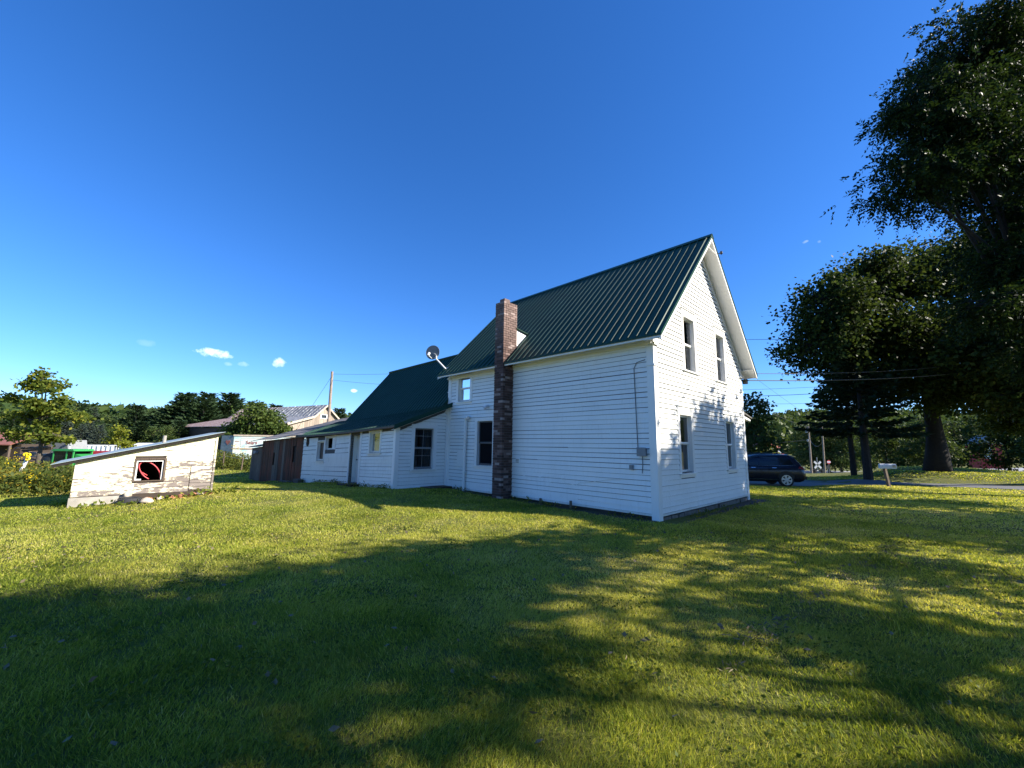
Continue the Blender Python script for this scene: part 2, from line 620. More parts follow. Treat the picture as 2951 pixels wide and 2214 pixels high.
simple('rubber', (.02, .02, .022), .75, .2)
simple('grey_metal', (.30, .31, .32), .45, .1, metal=.6)
simple('box_grey', (.22, .23, .24), .55, .1)
simple('cable_grey', (.10, .10, .11), .6)
simple('white_plastic', (.72, .73, .74), .4, .05)
simple('black_plastic', (.015, .015, .017), .45)
glass('glass')
glass('glass_dull', refl=.5)
glass('glass_soft', refl=.85)
simple('screen', (.008, .008, .010), .8, .2, 40)
MAT['screen'].node_tree.nodes['Principled BSDF'].inputs['Specular IOR Level'].default_value = .08

def make_metal_roof(name, col, rough=.38):
    t = NT(name)
    vec = t.coord('World')
    nz = t.noise(vec, 1.1, 5)
    t.color(t.ramp(nz, [(.3, tuple(c * .85 for c in col)), (.75, tuple(min(1, c * 1.12) for c in col))]))
    t.set(Roughness=rough, Metallic=.0)
    t.b.inputs['Specular IOR Level'].default_value = .14
    t.bump(t.noise(t.coord('World', (1, 1, 1)), 2.2, 2), .10, .02)
    MAT[name] = t.m
make_metal_roof('roof_green', (.018, .060, .040), .45)
make_metal_roof('trim_green', (.015, .06, .042))

t = NT('brick')
rn = t.rand()
pos = t.coord('World')
sel = t.math('FRACT', t.math('ADD', rn, t.attr('tint')))
bc = t.ramp(sel, [(0, (.050, .030, .026)), (.5, (.10, .058, .048)), (.78, (.16, .095, .08)), (.9, (.28, .20, .18)), (1.0, (.44, .36, .33))])
bc = t.mix(t.math('MULTIPLY', t.noise(pos, 14, 5), .5), bc, (.07, .035, .03))
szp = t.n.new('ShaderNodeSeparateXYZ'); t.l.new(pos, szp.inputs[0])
bc = t.mix(t.math('MULTIPLY', t.math('SUBTRACT', szp.outputs[2], 4.4, clamp=True), .30), bc, (.40, .29, .25))  # paler towards the top: sunlight on the upper chimney put into the colour
t.color(bc); t.set(Roughness=.9); t.bump(t.noise(pos, 60, 4), .5, .004)
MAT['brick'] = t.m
simple('mortar', (.13, .12, .115), .95, .2, 12)

# ---------------------------------------------------------------- ground
def grass_mat(name, blades):
    t = NT(name)
    w = t.coord('World')
    big = t.noise(w, .22, 3)
    mid = t.noise(w, 1.1, 5)
    fine = t.noise(w, 9.0, 5, .7)
    dry = t.ramp(mid, [(.38, (0, 0, 0)), (.72, (1, 1, 1))])
    if blades:
        a = t.attr('tint')
        base = t.ramp(a, [(0, (.065, .110, .008)), (.28, (.22, .285, .026)), (.52, (.48, .49, .068)), (.8, (.68, .62, .17)), (1, (.76, .64, .34))])
        base = t.mix(t.math('MULTIPLY', dry, .30), base, (.50, .45, .13))
    else:
        base = t.ramp(fine, [(.3, (.035, .042, .010)), (.55, (.10, .11, .022)), (.75, (.22, .20, .06))])
        base = t.mix(t.math('MULTIPLY', dry, .45), base, (.27, .245, .065))
    base = t.mix(t.math('MULTIPLY', t.ramp(big, [(.4, (0, 0, 0)), (.65, (1, 1, 1))]), .30), base, (.13, .185, .028))
    t.color(base)
    t.set(Roughness=.6 if blades else .95)
    t.b.inputs['Specular IOR Level'].default_value = .25
    if blades:
        tr = t.n.new('ShaderNodeBsdfTranslucent')
        t.l.new(t.mix(1.0, base, (1.35, 1.25, .7), 'MULTIPLY'), tr.inputs['Color'])
        ms = t.n.new('ShaderNodeMixShader')
        ms.inputs[0].default_value = .48
        t.l.new(t.b.outputs[0], ms.inputs[1]); t.l.new(tr.outputs[0], ms.inputs[2])
        t.l.new(ms.outputs[0], t.out.inputs['Surface'])
    else:
        t.bump(t.math('ADD', t.noise(w, 26, 6, .7), t.math('MULTIPLY', fine, .8)), .9, .05)
    MAT[name] = t.m
grass_mat('lawn', False)
grass_mat('grass_blades', True)

def terrain():
    rad = np.concatenate([[0.0], np.geomspace(.6, 60, 90), np.geomspace(64, 3200, 46)])
    na = 200
    ang = np.linspace(0, 2 * PI, na, endpoint=False)
    R, A = np.meshgrid(rad[1:], ang, indexing='ij')
    X, Y = (R * np.sin(A)).ravel(), (R * np.cos(A)).ravel()
    Z = zg(X, Y)
    v = [(0, 0, g1(0, 0))] + list(zip(X.tolist(), Y.tolist(), Z.tolist()))
    f = [(0, 1 + (k + 1) % na, 1 + k) for k in range(na)]
    for i in range(len(rad) - 2):
        b = 1 + i * na
        for k in range(na):
            k2 = (k + 1) % na
            f.append((b + k, b + k2, b + na + k2, b + na + k))
    me = bpy.data.meshes.new('lawn_ground')
    me.from_pydata(v, [], f)
    me.polygons.foreach_set('use_smooth', [True] * len(me.polygons))
    me.materials.append(MAT['lawn'])
    return link('lawn_ground', me, None, kind='structure')
terrain()

def strip(name, pts, mat, lift, label=None):
    """a ground-hugging sheet between two polylines pts=[(left, right), ...]"""
    v, f = [], []
    nx = 8
    for (a, b) in pts:
        for k in range(nx + 1):
            x = a[0] + (b[0] - a[0]) * k / nx
            y = a[1] + (b[1] - a[1]) * k / nx
            v.append((x, y, g1(x, y) + lift))
    for i in range(len(pts) - 1):
        for k in range(nx):
            b = i * (nx + 1) + k
            f.append((b, b + 1, b + nx + 2, b + nx + 1))
    me = bpy.data.meshes.new(name)
    me.from_pydata(v, [], f)
    me.materials.append(MAT[mat])
    return link(name, me, None, kind='structure')
def lerp_pts(A, B, n):
    return [(tuple(a0 + (a1 - a0) * k / n for a0, a1 in zip(A[0], A[1])), tuple(b0 + (b1 - b0) * k / n for b0, b1 in zip(B[0], B[1]))) for k in range(n + 1)]
def asphalt(name, c, rough=.9):
    t = NT(name)
    w = t.coord('World')
    t.color(t.mix(t.noise(w, .8, 4), t.ramp(t.noise(w, 60, 3), [(.3, tuple(x * .7 for x in c)), (.7, tuple(x * 1.3 for x in c))]), tuple(x * 1.25 for x in c)))
    t.set(Roughness=rough)
    t.bump(t.noise(w, 90, 3), .5, .006)
    MAT[name] = t.m
asphalt('asphalt', (.105, .105, .11))
asphalt('gravel', (.16, .155, .15))
asphalt('pale_road', (.26, .26, .265))
asphalt('soil_and_shade', (.06, .043, .03))
strip('driveway', lerp_pts(((9.0, 21.9), (22.0, 24.0)), ((9.0, 26.5), (20.5, 26.6)), 24), 'gravel', .012)
strip('road', lerp_pts(((46.0, 9.2), (20.6, 24.75)), ((47.4, 11.6), (22.2, 27.0)), 40) + lerp_pts(((20.6, 24.75), (-10.0, 41.0)), ((22.2, 27.0), (-8.0, 44.8)), 24)[1:], 'asphalt', .022)
strip('crossing_road', lerp_pts(((40.0, 78.0), (150.0, 92.0)), ((40.0, 112.0), (150.0, 112.0)), 40), 'pale_road', .05)
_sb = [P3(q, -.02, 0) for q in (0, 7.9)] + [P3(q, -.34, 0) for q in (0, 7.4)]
strip('wall_shade_strip', lerp_pts(((_sb[2].x, _sb[2].y), (_sb[3].x, _sb[3].y)), ((_sb[0].x, _sb[0].y), (_sb[1].x, _sb[1].y)), 14), 'soil_and_shade', .006)  # dark ground sheet standing in for the house's shadow along the long wall
strip('bare_soil_bed', lerp_pts(((3.6, 9.0), (8.6, 13.9)), ((4.05, 9.6), (8.0, 14.0)), 10), 'soil_and_shade', .006)

# ---------------------------------------------------------------- the farmhouse
RISE = (7.945 - 4.198) / (3.216 + .423)         # roof pitch
EAVE_T, EAVE_Z, RIDGE_T, RIDGE_Z, GW, HL = -.423, 4.198, 3.216, 7.945, 6.432, 8.06
S0, S1 = -.413, 8.28                            # ends of the main roof
def roof_z(t):
    return EAVE_Z + (t - EAVE_T) * RISE if t <= RIDGE_T else EAVE_Z + (2 * RIDGE_T - EAVE_T - t) * RISE

house = thing('farmhouse', P3(4, 3.2, 0), 'white clapboard farmhouse with steep green metal roof and brick chimney', 'house')
SIDE = Frame(HC, HU, -HV)
GABLE = Frame(HC, HV, -HU)
BACK = Frame(HC + HU * HL, HV, HU)
RIGHT = Frame(HC + HV * GW, HU, HV)
cas = .11
def hole(a0, a1, z0, z1, m=.03):
    return (a0 - m, a1 + m, z0 - m, z1 + m)
# openings
W_SIDE = [(6.80, 7.50, 3.20, 4.14), (5.56, 6.36, 1.00, 2.46)]
W_GAB = [(1.78, 2.50, 3.72, 5.20), (4.15, 4.87, 3.72, 5.20), (1.27, 1.99, 1.05, 2.50), (4.62, 5.34, 1.05, 2.50)]
z_under = lambda t: roof_z(t) - .16
lf_g = lambda z: max(0.0, (z - 4.47) / RISE)
rt_g = lambda z: GW - lf_g(z)
zt_side = 4.44
wall(SIDE, lambda z: .125, lambda z: HL - .125, .12, zt_side - .03, W_SIDE, 'interior', house)
wall(GABLE, lf_g, rt_g, .12, 7.76, W_GAB, 'interior', house, extra=(4.47, 5.6, 6.6))
wall(BACK, lf_g, rt_g, .12, 7.76, [], 'interior', house, extra=(4.47, 5.6, 6.6))
wall(RIGHT, lambda z: .125, lambda z: HL - .125, .12, zt_side - .03, [], 'siding_white', house)
fl = MB()
fl.box(P3(.2, .2, .1), HU * (HL - .4), HV * (GW - .4), Vector((0, 0, .1)))
fl.build('floor', 'interior', house)
fl = MB()
fl.box(P3(.2, .2, 2.85), HU * (HL - .4), HV * (GW - .4), Vector((0, 0, .15)))
fl.build('upper_floor', 'soffit_white', house)
# siding
CB = .15                                         # corner board width
hs = [hole(*w, m=.05) for w in W_SIDE]
siding(SIDE, lambda z: CB, lambda z: HL - CB, .17, 4.02, hs + [(6.75, 7.55, 3.2, 4.3), (4.7, 5.05, 0, 6)], .12, 'siding_white', house, jit=.006, splits=lambda k: {1: 2.2, 4: 3.1, 7: 1.5, 9: 3.6, 12: 2.5, 15: 1.2, 18: 3.3, 21: 2.0, 24: 3.8, 27: 1.4, 30: 2.9}.get(k))
hg = [hole(*w, m=.05) for w in W_GAB]
lg = lambda z: max(CB if z < 4.2 else .0, (z - 4.34) / RISE)
siding(GABLE, lg, lambda z: GW - lg(z), .17, 7.65, hg, .12, 'siding_white', house, jit=.003)
# corner boards with caps, frieze, water table
for (fr, a) in ((SIDE, 0), (GABLE, 0), (SIDE, HL), (GABLE, GW)):
    m = MB()
    sgn = 1 if a == 0 else -1
    lo, hi = (a - .03, a + CB) if sgn > 0 else (a - CB, a + .03)
    if fr is SIDE and a == 0:
        lo = a - .0
    fr.box(m, lo, hi, -.02, .031 if fr is SIDE else .03, .0, 4.06)
    fr.box(m, lo - .012 * (fr is GABLE), hi + .012, -.02, .05, 3.56, 3.60)
    fr.box(m, lo - .012 * (fr is GABLE), hi + .03, -.02, .075, 4.06, 4.12)
    fr.box(m, lo, hi, -.02, .04, 4.1201, 4.34)
    m.build('corner_board', 'trim_white', house)
m = MB()
SIDE.box(m, CB + .001, HL - CB - .001, -.02, .034, 4.02, 4.30)
SIDE.box(m, CB + .001, HL - CB - .001, -.02, .06, 4.10, 4.14)
m.build('frieze_board', 'trim_white', house)
m = MB()
SIDE.box(m, CB, HL - CB, -.02, .026, .125, .169)
GABLE.box(m, CB, GW - CB, -.02, .026, .125, .169)
m.build('sill_board', 'siding_old_white', house)
# rake frieze on the gable
m = MB()
for sg in (0, 1):
    pts = []
    for (t0, dz) in ((.0, -.20), (.0, -.36), (RIDGE_T, -.36), (RIDGE_T, -.20)):
        tt = t0 if sg == 0 else GW - t0
        pts.append(GABLE.p(tt, .0, roof_z(tt) + dz))
    if sg:
        pts.reverse()
    m.prism(pts, -HU * .03)
m.build('rake_frieze', 'trim_white', house)
# roof sheets
upn = Vector((0, 0, 1)) + HV * (-RISE)
nl = (Vector((0, 0, 1)) - HV * RISE).normalized()
up_l = (HV + Vector((0, 0, RISE))).normalized()
run_l = math.hypot(RIDGE_T - EAVE_T, RIDGE_Z - EAVE_Z)
def sheet(e0, e1, e3, e2, thick, nrm):
    m = MB()
    n = Vector(nrm).normalized() * -thick
    m.hexa([Vector(e0) + n, Vector(e1) + n, Vector(e2) + n, Vector(e3) + n, e0, e1, e2, e3])
    return m
rl = sheet(P3(S0, EAVE_T, EAVE_Z), P3(S1, EAVE_T, EAVE_Z), P3(S0, RIDGE_T, RIDGE_Z), P3(S1, RIDGE_T, RIDGE_Z), .02, nl).build('roof', 'roof_green', house)
ribs(rl, P3(S0, EAVE_T, EAVE_Z) + nl * -.002, HU, S1 - S0, up_l, run_l - .12, nl, .2286, 'roof_green', start=.13)
nr = (Vector((0, 0, 1)) + HV * RISE).normalized()
ET2 = 2 * RIDGE_T - EAVE_T
rr_ = sheet(P3(S0, ET2, EAVE_Z), P3(S1, ET2, EAVE_Z), P3(S0, RIDGE_T, RIDGE_Z), P3(S1, RIDGE_T, RIDGE_Z), .02, nr).build('roof', 'roof_green', house)
ribs(rr_, P3(S0, ET2, EAVE_Z) + nr * -.002, HU, S1 - S0, (-HV + Vector((0, 0, RISE))).normalized(), run_l - .12, nr, .2286, 'roof_green', start=.13)
m = MB()
for (n_, sg) in ((nl, 1), (nr, -1)):
    a = P3(S0 - .02, RIDGE_T, RIDGE_Z + .035)
    dn = (-HV * sg - Vector((0, 0, RISE))).normalized() * .17
    m.hexa([a, a + HU * (S1 - S0 + .04), a + HU * (S1 - S0 + .04) + dn, a + dn, a + n_ * .012, a + HU * (S1 - S0 + .04) + n_ * .012, a + HU * (S1 - S0 + .04) + dn + n_ * .012, a + dn + n_ * .012])
m.build('ridge_cap', 'trim_green', house)
# rake boards, metal rake trim, soffits
for (s_, out) in ((S0, -1), (S1, 1)):
    for sg in (0, 1):
        def rp(t0, dz, ds):
            tt = t0 if sg == 0 else GW - t0
            return P3(s_ + out * ds, tt, roof_z(tt) + dz)
        m = MB()
        lp = [rp(EAVE_T + .02, -.03, -.03), rp(EAVE_T + .02, -.17, -.03), rp(RIDGE_T, -.17, -.03), rp(RIDGE_T, -.03, -.03)]
        m.prism(lp, HU * (out * .03))
        m.build('rake_board', 'trim_white', house)
        m = MB()
        lp = [rp(EAVE_T, .012, .0015), rp(EAVE_T, -.075, .0015), rp(RIDGE_T, -.075, .0015), rp(RIDGE_T, .012, .0015)]
        m.prism(lp, HU * (out * .012))
        m.build('rake_trim', 'trim_green', house)
        m = MB()
        w_in = (.0 if out < 0 else HL)
        lp = [rp(EAVE_T + .03, -.15, -.031), rp(RIDGE_T, -.15, -.031)]
        back = [P3(w_in, EAVE_T + .03 if sg == 0 else GW - EAVE_T - .03, roof_z(EAVE_T + .03) - .15), P3(w_in, RIDGE_T, RIDGE_Z - .15)]
        m.hexa([lp[0], lp[1], back[1], back[0]] + [q + Vector((0, 0, .012)) for q in (lp[0], lp[1], back[1], back[0])])
        m.build('soffit', 'soffit_white', house)
for sg in (0, 1):
    def ep(t0, z, s_):
        return P3(s_, t0 if sg == 0 else GW - t0, z)
    m = MB()
    for (sa, sb) in ((S0 + .001, S1 - .001),):
        m.hexa([ep(EAVE_T + .015, EAVE_Z - .10, sa), ep(EAVE_T + .015, EAVE_Z - .10, sb), ep(EAVE_T + .045, EAVE_Z - .10, sb), ep(EAVE_T + .045, EAVE_Z - .10, sa),
                ep(EAVE_T + .015, EAVE_Z - .022, sa), ep(EAVE_T + .015, EAVE_Z - .022, sb), ep(EAVE_T + .045, EAVE_Z + .005, sb), ep(EAVE_T + .045, EAVE_Z + .005, sa)])
        m.hexa([ep(EAVE_T + .045, EAVE_Z - .095, sa + .03), ep(EAVE_T + .045, EAVE_Z - .095, sb - .03), ep(-.035, EAVE_Z + .12, sb - .03), ep(-.035, EAVE_Z + .12, sa + .03),
                ep(EAVE_T + .045, EAVE_Z - .08, sa + .03), ep(EAVE_T + .045, EAVE_Z - .08, sb - .03), ep(-.035, EAVE_Z + .135, sb - .03), ep(-.035, EAVE_Z + .135, sa + .03)])
    m.build('eave_board', 'trim_white', house)
    m = MB()
    m.hexa([ep(EAVE_T - .012, EAVE_Z - .055, S0), ep(EAVE_T - .012, EAVE_Z - .055, S1), ep(EAVE_T - .001, EAVE_Z - .055, S1), ep(EAVE_T - .001, EAVE_Z - .055, S0),
            ep(EAVE_T - .012, EAVE_Z - .012, S0), ep(EAVE_T - .012, EAVE_Z - .012, S1), ep(EAVE_T - .001, EAVE_Z + .0, S1), ep(EAVE_T - .001, EAVE_Z + .0, S0)])
    m.build('drip_edge', 'trim_green', house)
# gable collar bar with an insulator
m = MB()
m.tube([P3(S0 + .02, RIDGE_T - .32, RIDGE_Z - .46), P3(S0 + .02, RIDGE_T + .36, RIDGE_Z - .50)], .018, 6)
m.build('collar_bar', 'trim_white', house)
m = MB()
m.tube([P3(S0 - .03, RIDGE_T + .30, RIDGE_Z - .50), P3(S0 - .14, RIDGE_T + .30, RIDGE_Z - .50)], .012, 6)
m.lathe(P3(S0 - .14, RIDGE_T + .30, RIDGE_Z - .55), (0, 0, 1), [(0, .02), (.03, .04), (.07, .04), (.10, .02)], 10)
m.build('wire_bracket', 'black_plastic', house)
# windows
window(SIDE, *W_SIDE[0], house, pane_mat='glass_soft', head=.10, sill=True, sill_ext=.0, label='small upper window under the eave')
window(SIDE, *W_SIDE[1], house, head=.11, pane_mat='screen', sash_mat='cable_grey', label='dark window beside the brick chimney')
for k, w in enumerate(W_GAB):
    window(GABLE, *w, house, head=.20, sill=True, sill_ext=.04)
# brick chimney
CH0, CH1, CHO, CHT = 4.655, 5.055, .46, 6.20
m = MB()
m.box(P3(CH0 + .012, -CHO + .012, -.1), HU * (CH1 - CH0 - .024), HV * (CHO - .02), Vector((0, 0, CHT + .08)))
m.box(P3(CH0 + .012, -.01, 4.2), HU * (CH1 - CH0 - .024), HV * .14, Vector((0, 0, CHT - 4.22)))
chim = m.build('chimney', 'mortar', house)
course, jt = .0755, .011
bl_mesh = {}
def brick_obj(s_, t_, z_, ls, lt, as_part, acc):
    if as_part:
        key = (round(ls, 3), round(lt, 3))
        if key not in bl_mesh:
            mb = MB()
            mb.box((0, 0, 0), HU * ls, HV * lt, Vector((0, 0, course - jt)))
            me = bpy.data.meshes.new('brick')
            me.from_pydata(mb.v, [], mb.f)
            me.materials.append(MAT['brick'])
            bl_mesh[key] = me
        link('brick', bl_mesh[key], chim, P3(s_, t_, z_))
    else:
        acc.box(P3(s_, t_, z_), HU * ls, HV * lt, Vector((0, 0, course - jt)))
rest = MB()
rb = random.Random(5)
nb = 0
lenS, lenT = CH1 - CH0, CHO + .13
k = 0
z_ = CHT - course
while z_ > -.05:
    depth = lenT if z_ > 4.4 else CHO
    ee = rb.uniform(-.003, .003)
    if k % 2 == 0:
        sf = [(0, lenS / 2 - jt / 2), (lenS / 2 + jt / 2, lenS / 2 - jt / 2)]
        tf = [(.105, .195), (.105 + .206, .195)] if depth < .5 else [(.105, .19), (.306, .19), (.507, depth - .507)]
    else:
        sf = [(0, .095), (.106, .188), (.305, .095)]
        tf = [(.105, .09), (.206, .19), (.407, depth - .407)]
    for (a, l) in sf:       # face towards the yard
        part = nb < 300
        brick_obj(CH0 + a, -CHO + ee + rb.uniform(-.002, .002), z_, l, .094, part, rest)
        nb += part
    for (b, l) in tf:       # face towards the gable end, and the far face behind it
        if b + l > depth + .001:
            l = depth - b
        if l < .03:
            continue
        part = nb < 300
        brick_obj(CH0 + rb.uniform(-.003, .002), -CHO + b + jt * .0, z_, .09, l - jt * .5, part, rest)
        nb += part
        rest.box(P3(CH1 - .09, -CHO + b, z_), HU * .09, HV * (l - jt * .5), Vector((0, 0, course - jt)))
    z_ -= course
    k += 1
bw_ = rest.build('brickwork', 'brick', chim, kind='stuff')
at_ = bw_.data.attributes.new('tint', 'FLOAT', 'POINT')
at_.data.foreach_set('value', np.repeat(np.random.default_rng(3).uniform(0, 1, len(rest.v) // 8), 8).astype(np.float32))
m = MB()
m.box(P3(CH0 + .09, -CHO + .10, CHT - .005), HU * .22, HV * .24, Vector((0, 0, .13)))
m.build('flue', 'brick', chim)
# saddle behind the chimney
m = MB()
zs = 5.28
tS = EAVE_T + (zs - EAVE_Z) / RISE
tri = [P3(CH0 + .03, .10, roof_z(.10) + .01), P3(CH0 + .03, tS, zs), P3(CH0 + .03, .10, zs + .12)]
m.prism(tri, HU * .34)
sad = m.build('chimney_saddle', 'trim_white', house)
m = MB()
m.hexa([P3(CH0 - .03, .09, zs + .115), P3(CH1 + .0, .09, zs + .115), P3(CH1, tS + .1, zs + .005), P3(CH0 - .03, tS + .1, zs + .005),
        P3(CH0 - .03, .09, zs + .135), P3(CH1 + .0, .09, zs + .135), P3(CH1, tS + .1, zs + .025), P3(CH0 - .03, tS + .1, zs + .025)])
m.build('saddle_cap', 'roof_green', sad)
for q in (.25, .42):
    m = MB()
    tt = .10 + q * (tS - .1)
    m.tube([P3(CH0 + .027, tt, roof_z(tt) + .03), P3(CH0 + .027, tt, zs + .12 * (1 - q) - .03)], .006, 5)
    m.build('batten', 'dark_wood', sad)
# foundation of stones
m = MB()
m.box(P3(.06, .06, -.4), HU * (HL - .12), HV * (GW - .12), Vector((0, 0, .5)))
simple('foundation_dark', (.06, .052, .045), .95, .3, 8, bump=.6)
fnd = m.build('foundation', 'foundation_dark', house)
simple('foundation_stone', (.17, .15, .13), .95, .3, 8, bump=.6)
rs = random.Random(11)
a = .2
while a < GW - .4:
    l = rs.uniform(.28, .6)
    z0 = -.12
    m = MB()
    d = rs.uniform(.0, .035)
    pts = []
    for (q, zz) in ((a, z0), (a + l, z0), (a + l - rs.uniform(0, .04), .1 - rs.uniform(0, .02)), (a + rs.uniform(0, .04), .1 - rs.uniform(0, .02))):
        pts.append(GABLE.p(q, -.06, zz))
    m.prism(pts, -HU * (.05 + d))
    m.build('stone', 'foundation_stone', fnd)
    a += l + .02
# wall fittings on the long side
m = MB()
m.tube([SIDE.p(6.91, .10, -.05), SIDE.p(6.90, .10, 2.50)], .05, 12)
pp = m.build('vent_pipe', 'trim_white', house, smooth=False)
m = MB()
m.tube([SIDE.p(6.90, .10, 2.46), SIDE.p(6.88, .11, 2.56), SIDE.p(6.78, .13, 2.60), SIDE.p(6.72, .13, 2.58)], .062, 12)
m.build('elbow', 'trim_white', pp)
for zz in (.7, 1.8):
    m = MB()
    SIDE.box(m, 6.835, 6.975, .0, .155, zz, zz + .03)
    m.build('strap', 'trim_white', pp)
m = MB()
SIDE.box(m, 7.06, 7.42, 0, .03, .95, 1.47)
SIDE.box(m, 7.02, 7.46, 0, .05, .90, .95)
pn = m.build('hatch', 'siding_white', house)
m = MB()
SIDE.box(m, 7.11, 7.37, .0301, .036, 1.0, 1.42)
m.build('hatch_door', 'trim_white', pn)
m = MB()
SIDE.box(m, 4.33, 4.48, 0, .04, 1.13, 1.28)
vb = m.build('vent_cover', 'trim_white', house)
for k in range(3):
    m = MB()
    SIDE.box(m, 4.345, 4.465, .04, .048, 1.15 + k * .042, 1.168 + k * .042)
    m.build('slat', 'box_grey', vb)
m = MB()
SIDE.box(m, .22, .42, .0, .10, 1.46, 1.64)
SIDE.box(m, .21, .43, .1001, .115, 1.45, 1.65)
mt = m.build('utility_box', 'box_grey', house)
m = MB()
m.tube([SIDE.p(.40, .03, 3.68), SIDE.p(.48, .03, 3.54), SIDE.p(.46, .03, 2.5), SIDE.p(.44, .03, 1.64)], .009, 6)
m.tube([SIDE.p(.40, .03, 3.68), SIDE.p(.18, .03, 3.72)], .008, 6)
m.tube([SIDE.p(.33, .03, 1.46), SIDE.p(.33, .035, 1.25), SIDE.p(.35, .03, 1.06)], .008, 6)
m.build('conduit', 'cable_grey', mt)
m = MB()
SIDE.box(m, .57, .66, .0, .07, 1.13, 1.24)
m.build('junction_box', 'box_grey', house)
m = MB()
cab = []
for k in range(22):
    q = 4.4 - k * .165
    cab.append(SIDE.p(q, .026, .83 - .05 * math.sin(k * .55) - .06 * math.sin(k / 21 * PI) - (.09 if 10 < k < 14 else 0)))
m.tube(cab, .006, 5)
m.build('cable', 'siding_old_white', house)
m = MB()
m.lathe(SIDE.p(5.83, .0, 2.93), -HV, [(0, .05), (.03, .05), (.05, .02), (.12, .02)], 12)
m.lathe(SIDE.p(5.80, .10, 2.93), HU * .5 - HV * .5 + Vector((0, 0, -.6)), [(-.05, .02), (0, .045), (.06, .055), (.12, .075), (.125, .06)], 14)
m.build('flood_lamp', 'white_plastic', house)
# porch at the far right corner
PR = thing  # (alias kept short)
m = MB()
m.box(P3(.45, GW + .001, .28), HU * 3.0, HV * .42, Vector((0, 0, 2.35)))
pc = m.build('entry_porch', 'trim_white', house)
m = MB()
m.hexa([P3(.15, GW - .02, 2.78), P3(3.8, GW - .02, 2.78), P3(3.8, GW + 1.35, 2.66), P3(.15, GW + 1.35, 2.66),
        P3(.15, GW - .02, 2.86), P3(3.8, GW - .02, 2.86), P3(3.8, GW + 1.35, 2.74), P3(.15, GW + 1.35, 2.74)])
m.build('porch_soffit', 'trim_white', pc)
m = MB()
m.hexa([P3(.10, GW - .02, 2.98), P3(3.85, GW - .02, 2.98), P3(3.85, GW + 1.40, 2.745), P3(.10, GW + 1.40, 2.745),
        P3(.10, GW - .02, 3.03), P3(3.85, GW - .02, 3.03), P3(3.85, GW + 1.40, 2.785), P3(.10, GW + 1.40, 2.785)])
m.build('porch_roof', 'roof_grey', pc)
for (tt, w) in ((.30, .14),):
    m = MB()
    m.box(P3(.40, GW + tt, .28), HU * .05, HV * w, Vector((0, 0, 2.3)))
    m.box(P3(.36, GW + tt - .03, .28), HU * .1, HV * (w + .07), Vector((0, 0, .28)))
    m.box(P3(.36, GW + tt - .03, 2.42), HU * .1, HV * (w + .07), Vector((0, 0, .12)))
    m.build('pilaster', 'trim_white', pc)
m = MB()
m.box(P3(.45, GW + .02, -.2), HU * 2.6, HV * .62, Vector((0, 0, .47)))
m.build('porch_step', 'brown_boards', pc)
m = MB()
m.box(P3(.35, GW + .55, -.3), HU * 2.2, HV * .35, Vector((0, 0, .42)))
m.build('porch_step', 'grey_boards', pc)
# loose boards leaning at the foot of the long wall
for (s_, l) in ((3.36, .26), (2.31, .30)):
    m = MB()
    m.box(P3(s_, -.16, -.05), HU * .05, HV * .05, Vector((0, 0, l)))
    tag(m.build('stake', 'grey_boards', None), 'short grey wooden stake at the foot of the long white wall, ' + ('nearer the chimney' if s_ > 3 else 'nearer the corner'), 'stake', 'stakes along the foundation')
m = MB()
m.box(P3(2.2, -.12, .0), HU * 1.1, HV * .03, Vector((0, 0, .11)))
tag(m.build('loose_board', 'dark_wood', None), 'dark loose board lying between two stakes under the clapboards', 'board')

# floodlight and service wires on the right eave corner
m = MB()
m.tube([P3(-.05, GW + .02, 3.98), P3(-.1, GW + .16, 3.98)], .03, 8)
m.box(P3(-.16, GW + .12, 3.88), HU * .14, HV * .12, Vector((0, 0, .16)))
m.build('service_head', 'black_plastic', house)

# ---------------------------------------------------------------- kitchen wing (low ell with the green roof)
wing = thing('kitchen_wing', P3(12, -1, 0), 'low white kitchen wing with green metal roof joined to the back of the farmhouse', 'house wing')
EG = Frame(HC + HU * HL, HV, -HU)
TS = -2.09
ES = Frame(HC + HV * TS, HU, -HV, .04, 8.06)
def wing_top(a):
    return 2.20 + (a - TS) * .40
W_EG = [(-1.40, -.60, .82, 2.22)]
mbw = MB()
def eg_wall():
    for (x0, x1) in ((TS + .05, -1.40), (-1.40, -.60), (-.60, -.03)):
        for (za, zb0) in (((.1, .82), (2.22, None)) if x0 == -1.40 else ((.1, None),)):
            z0t, z1t = (zb0, zb0) if zb0 else (wing_top(x0), wing_top(x1))
            mbw.hexa([EG.p(x0, -.12, za), EG.p(x1, -.12, za), EG.p(x1, 0, za), EG.p(x0, 0, za), EG.p(x0, -.12, z0t), EG.p(x1, -.12, z1t), EG.p(x1, 0, z1t), EG.p(x0, 0, z0t)])
eg_wall()
mbw.build('wall', 'interior', wing)
W_ES = [(9.13, 9.93, 1.40, 2.13), (13.10, 14.15, 1.60, 2.14), (14.30, 15.10, 1.15, 1.98)]
DOOR = (10.72, 11.60, .30, 2.10)
wall(ES, lambda z: 8.06, lambda z: 17.0, .05, 2.19, W_ES + [DOOR], 'interior', wing)
m = MB()
m.box(P3(8.2, 1.0, -.1), HU * 8.6, HV * .1, Vector((0, 0, 3.2)))
m.box(P3(16.9, -2.0, -.3), HU * .1, HV * 3.0, Vector((0, 0, 2.4)))
m.box(P3(8.1, -2.0, -.2), HU * 8.8, HV * 3.0, Vector((0, 0, .25)))
m.build('inner_wall', 'interior', wing)
siding(EG, lambda z: max(TS + .13, TS + (z - 2.05) / .40), lambda z: -.12, .17, 2.92, [hole(*w, m=.05) for w in W_EG], .12, 'siding_white', wing, jit=.004)
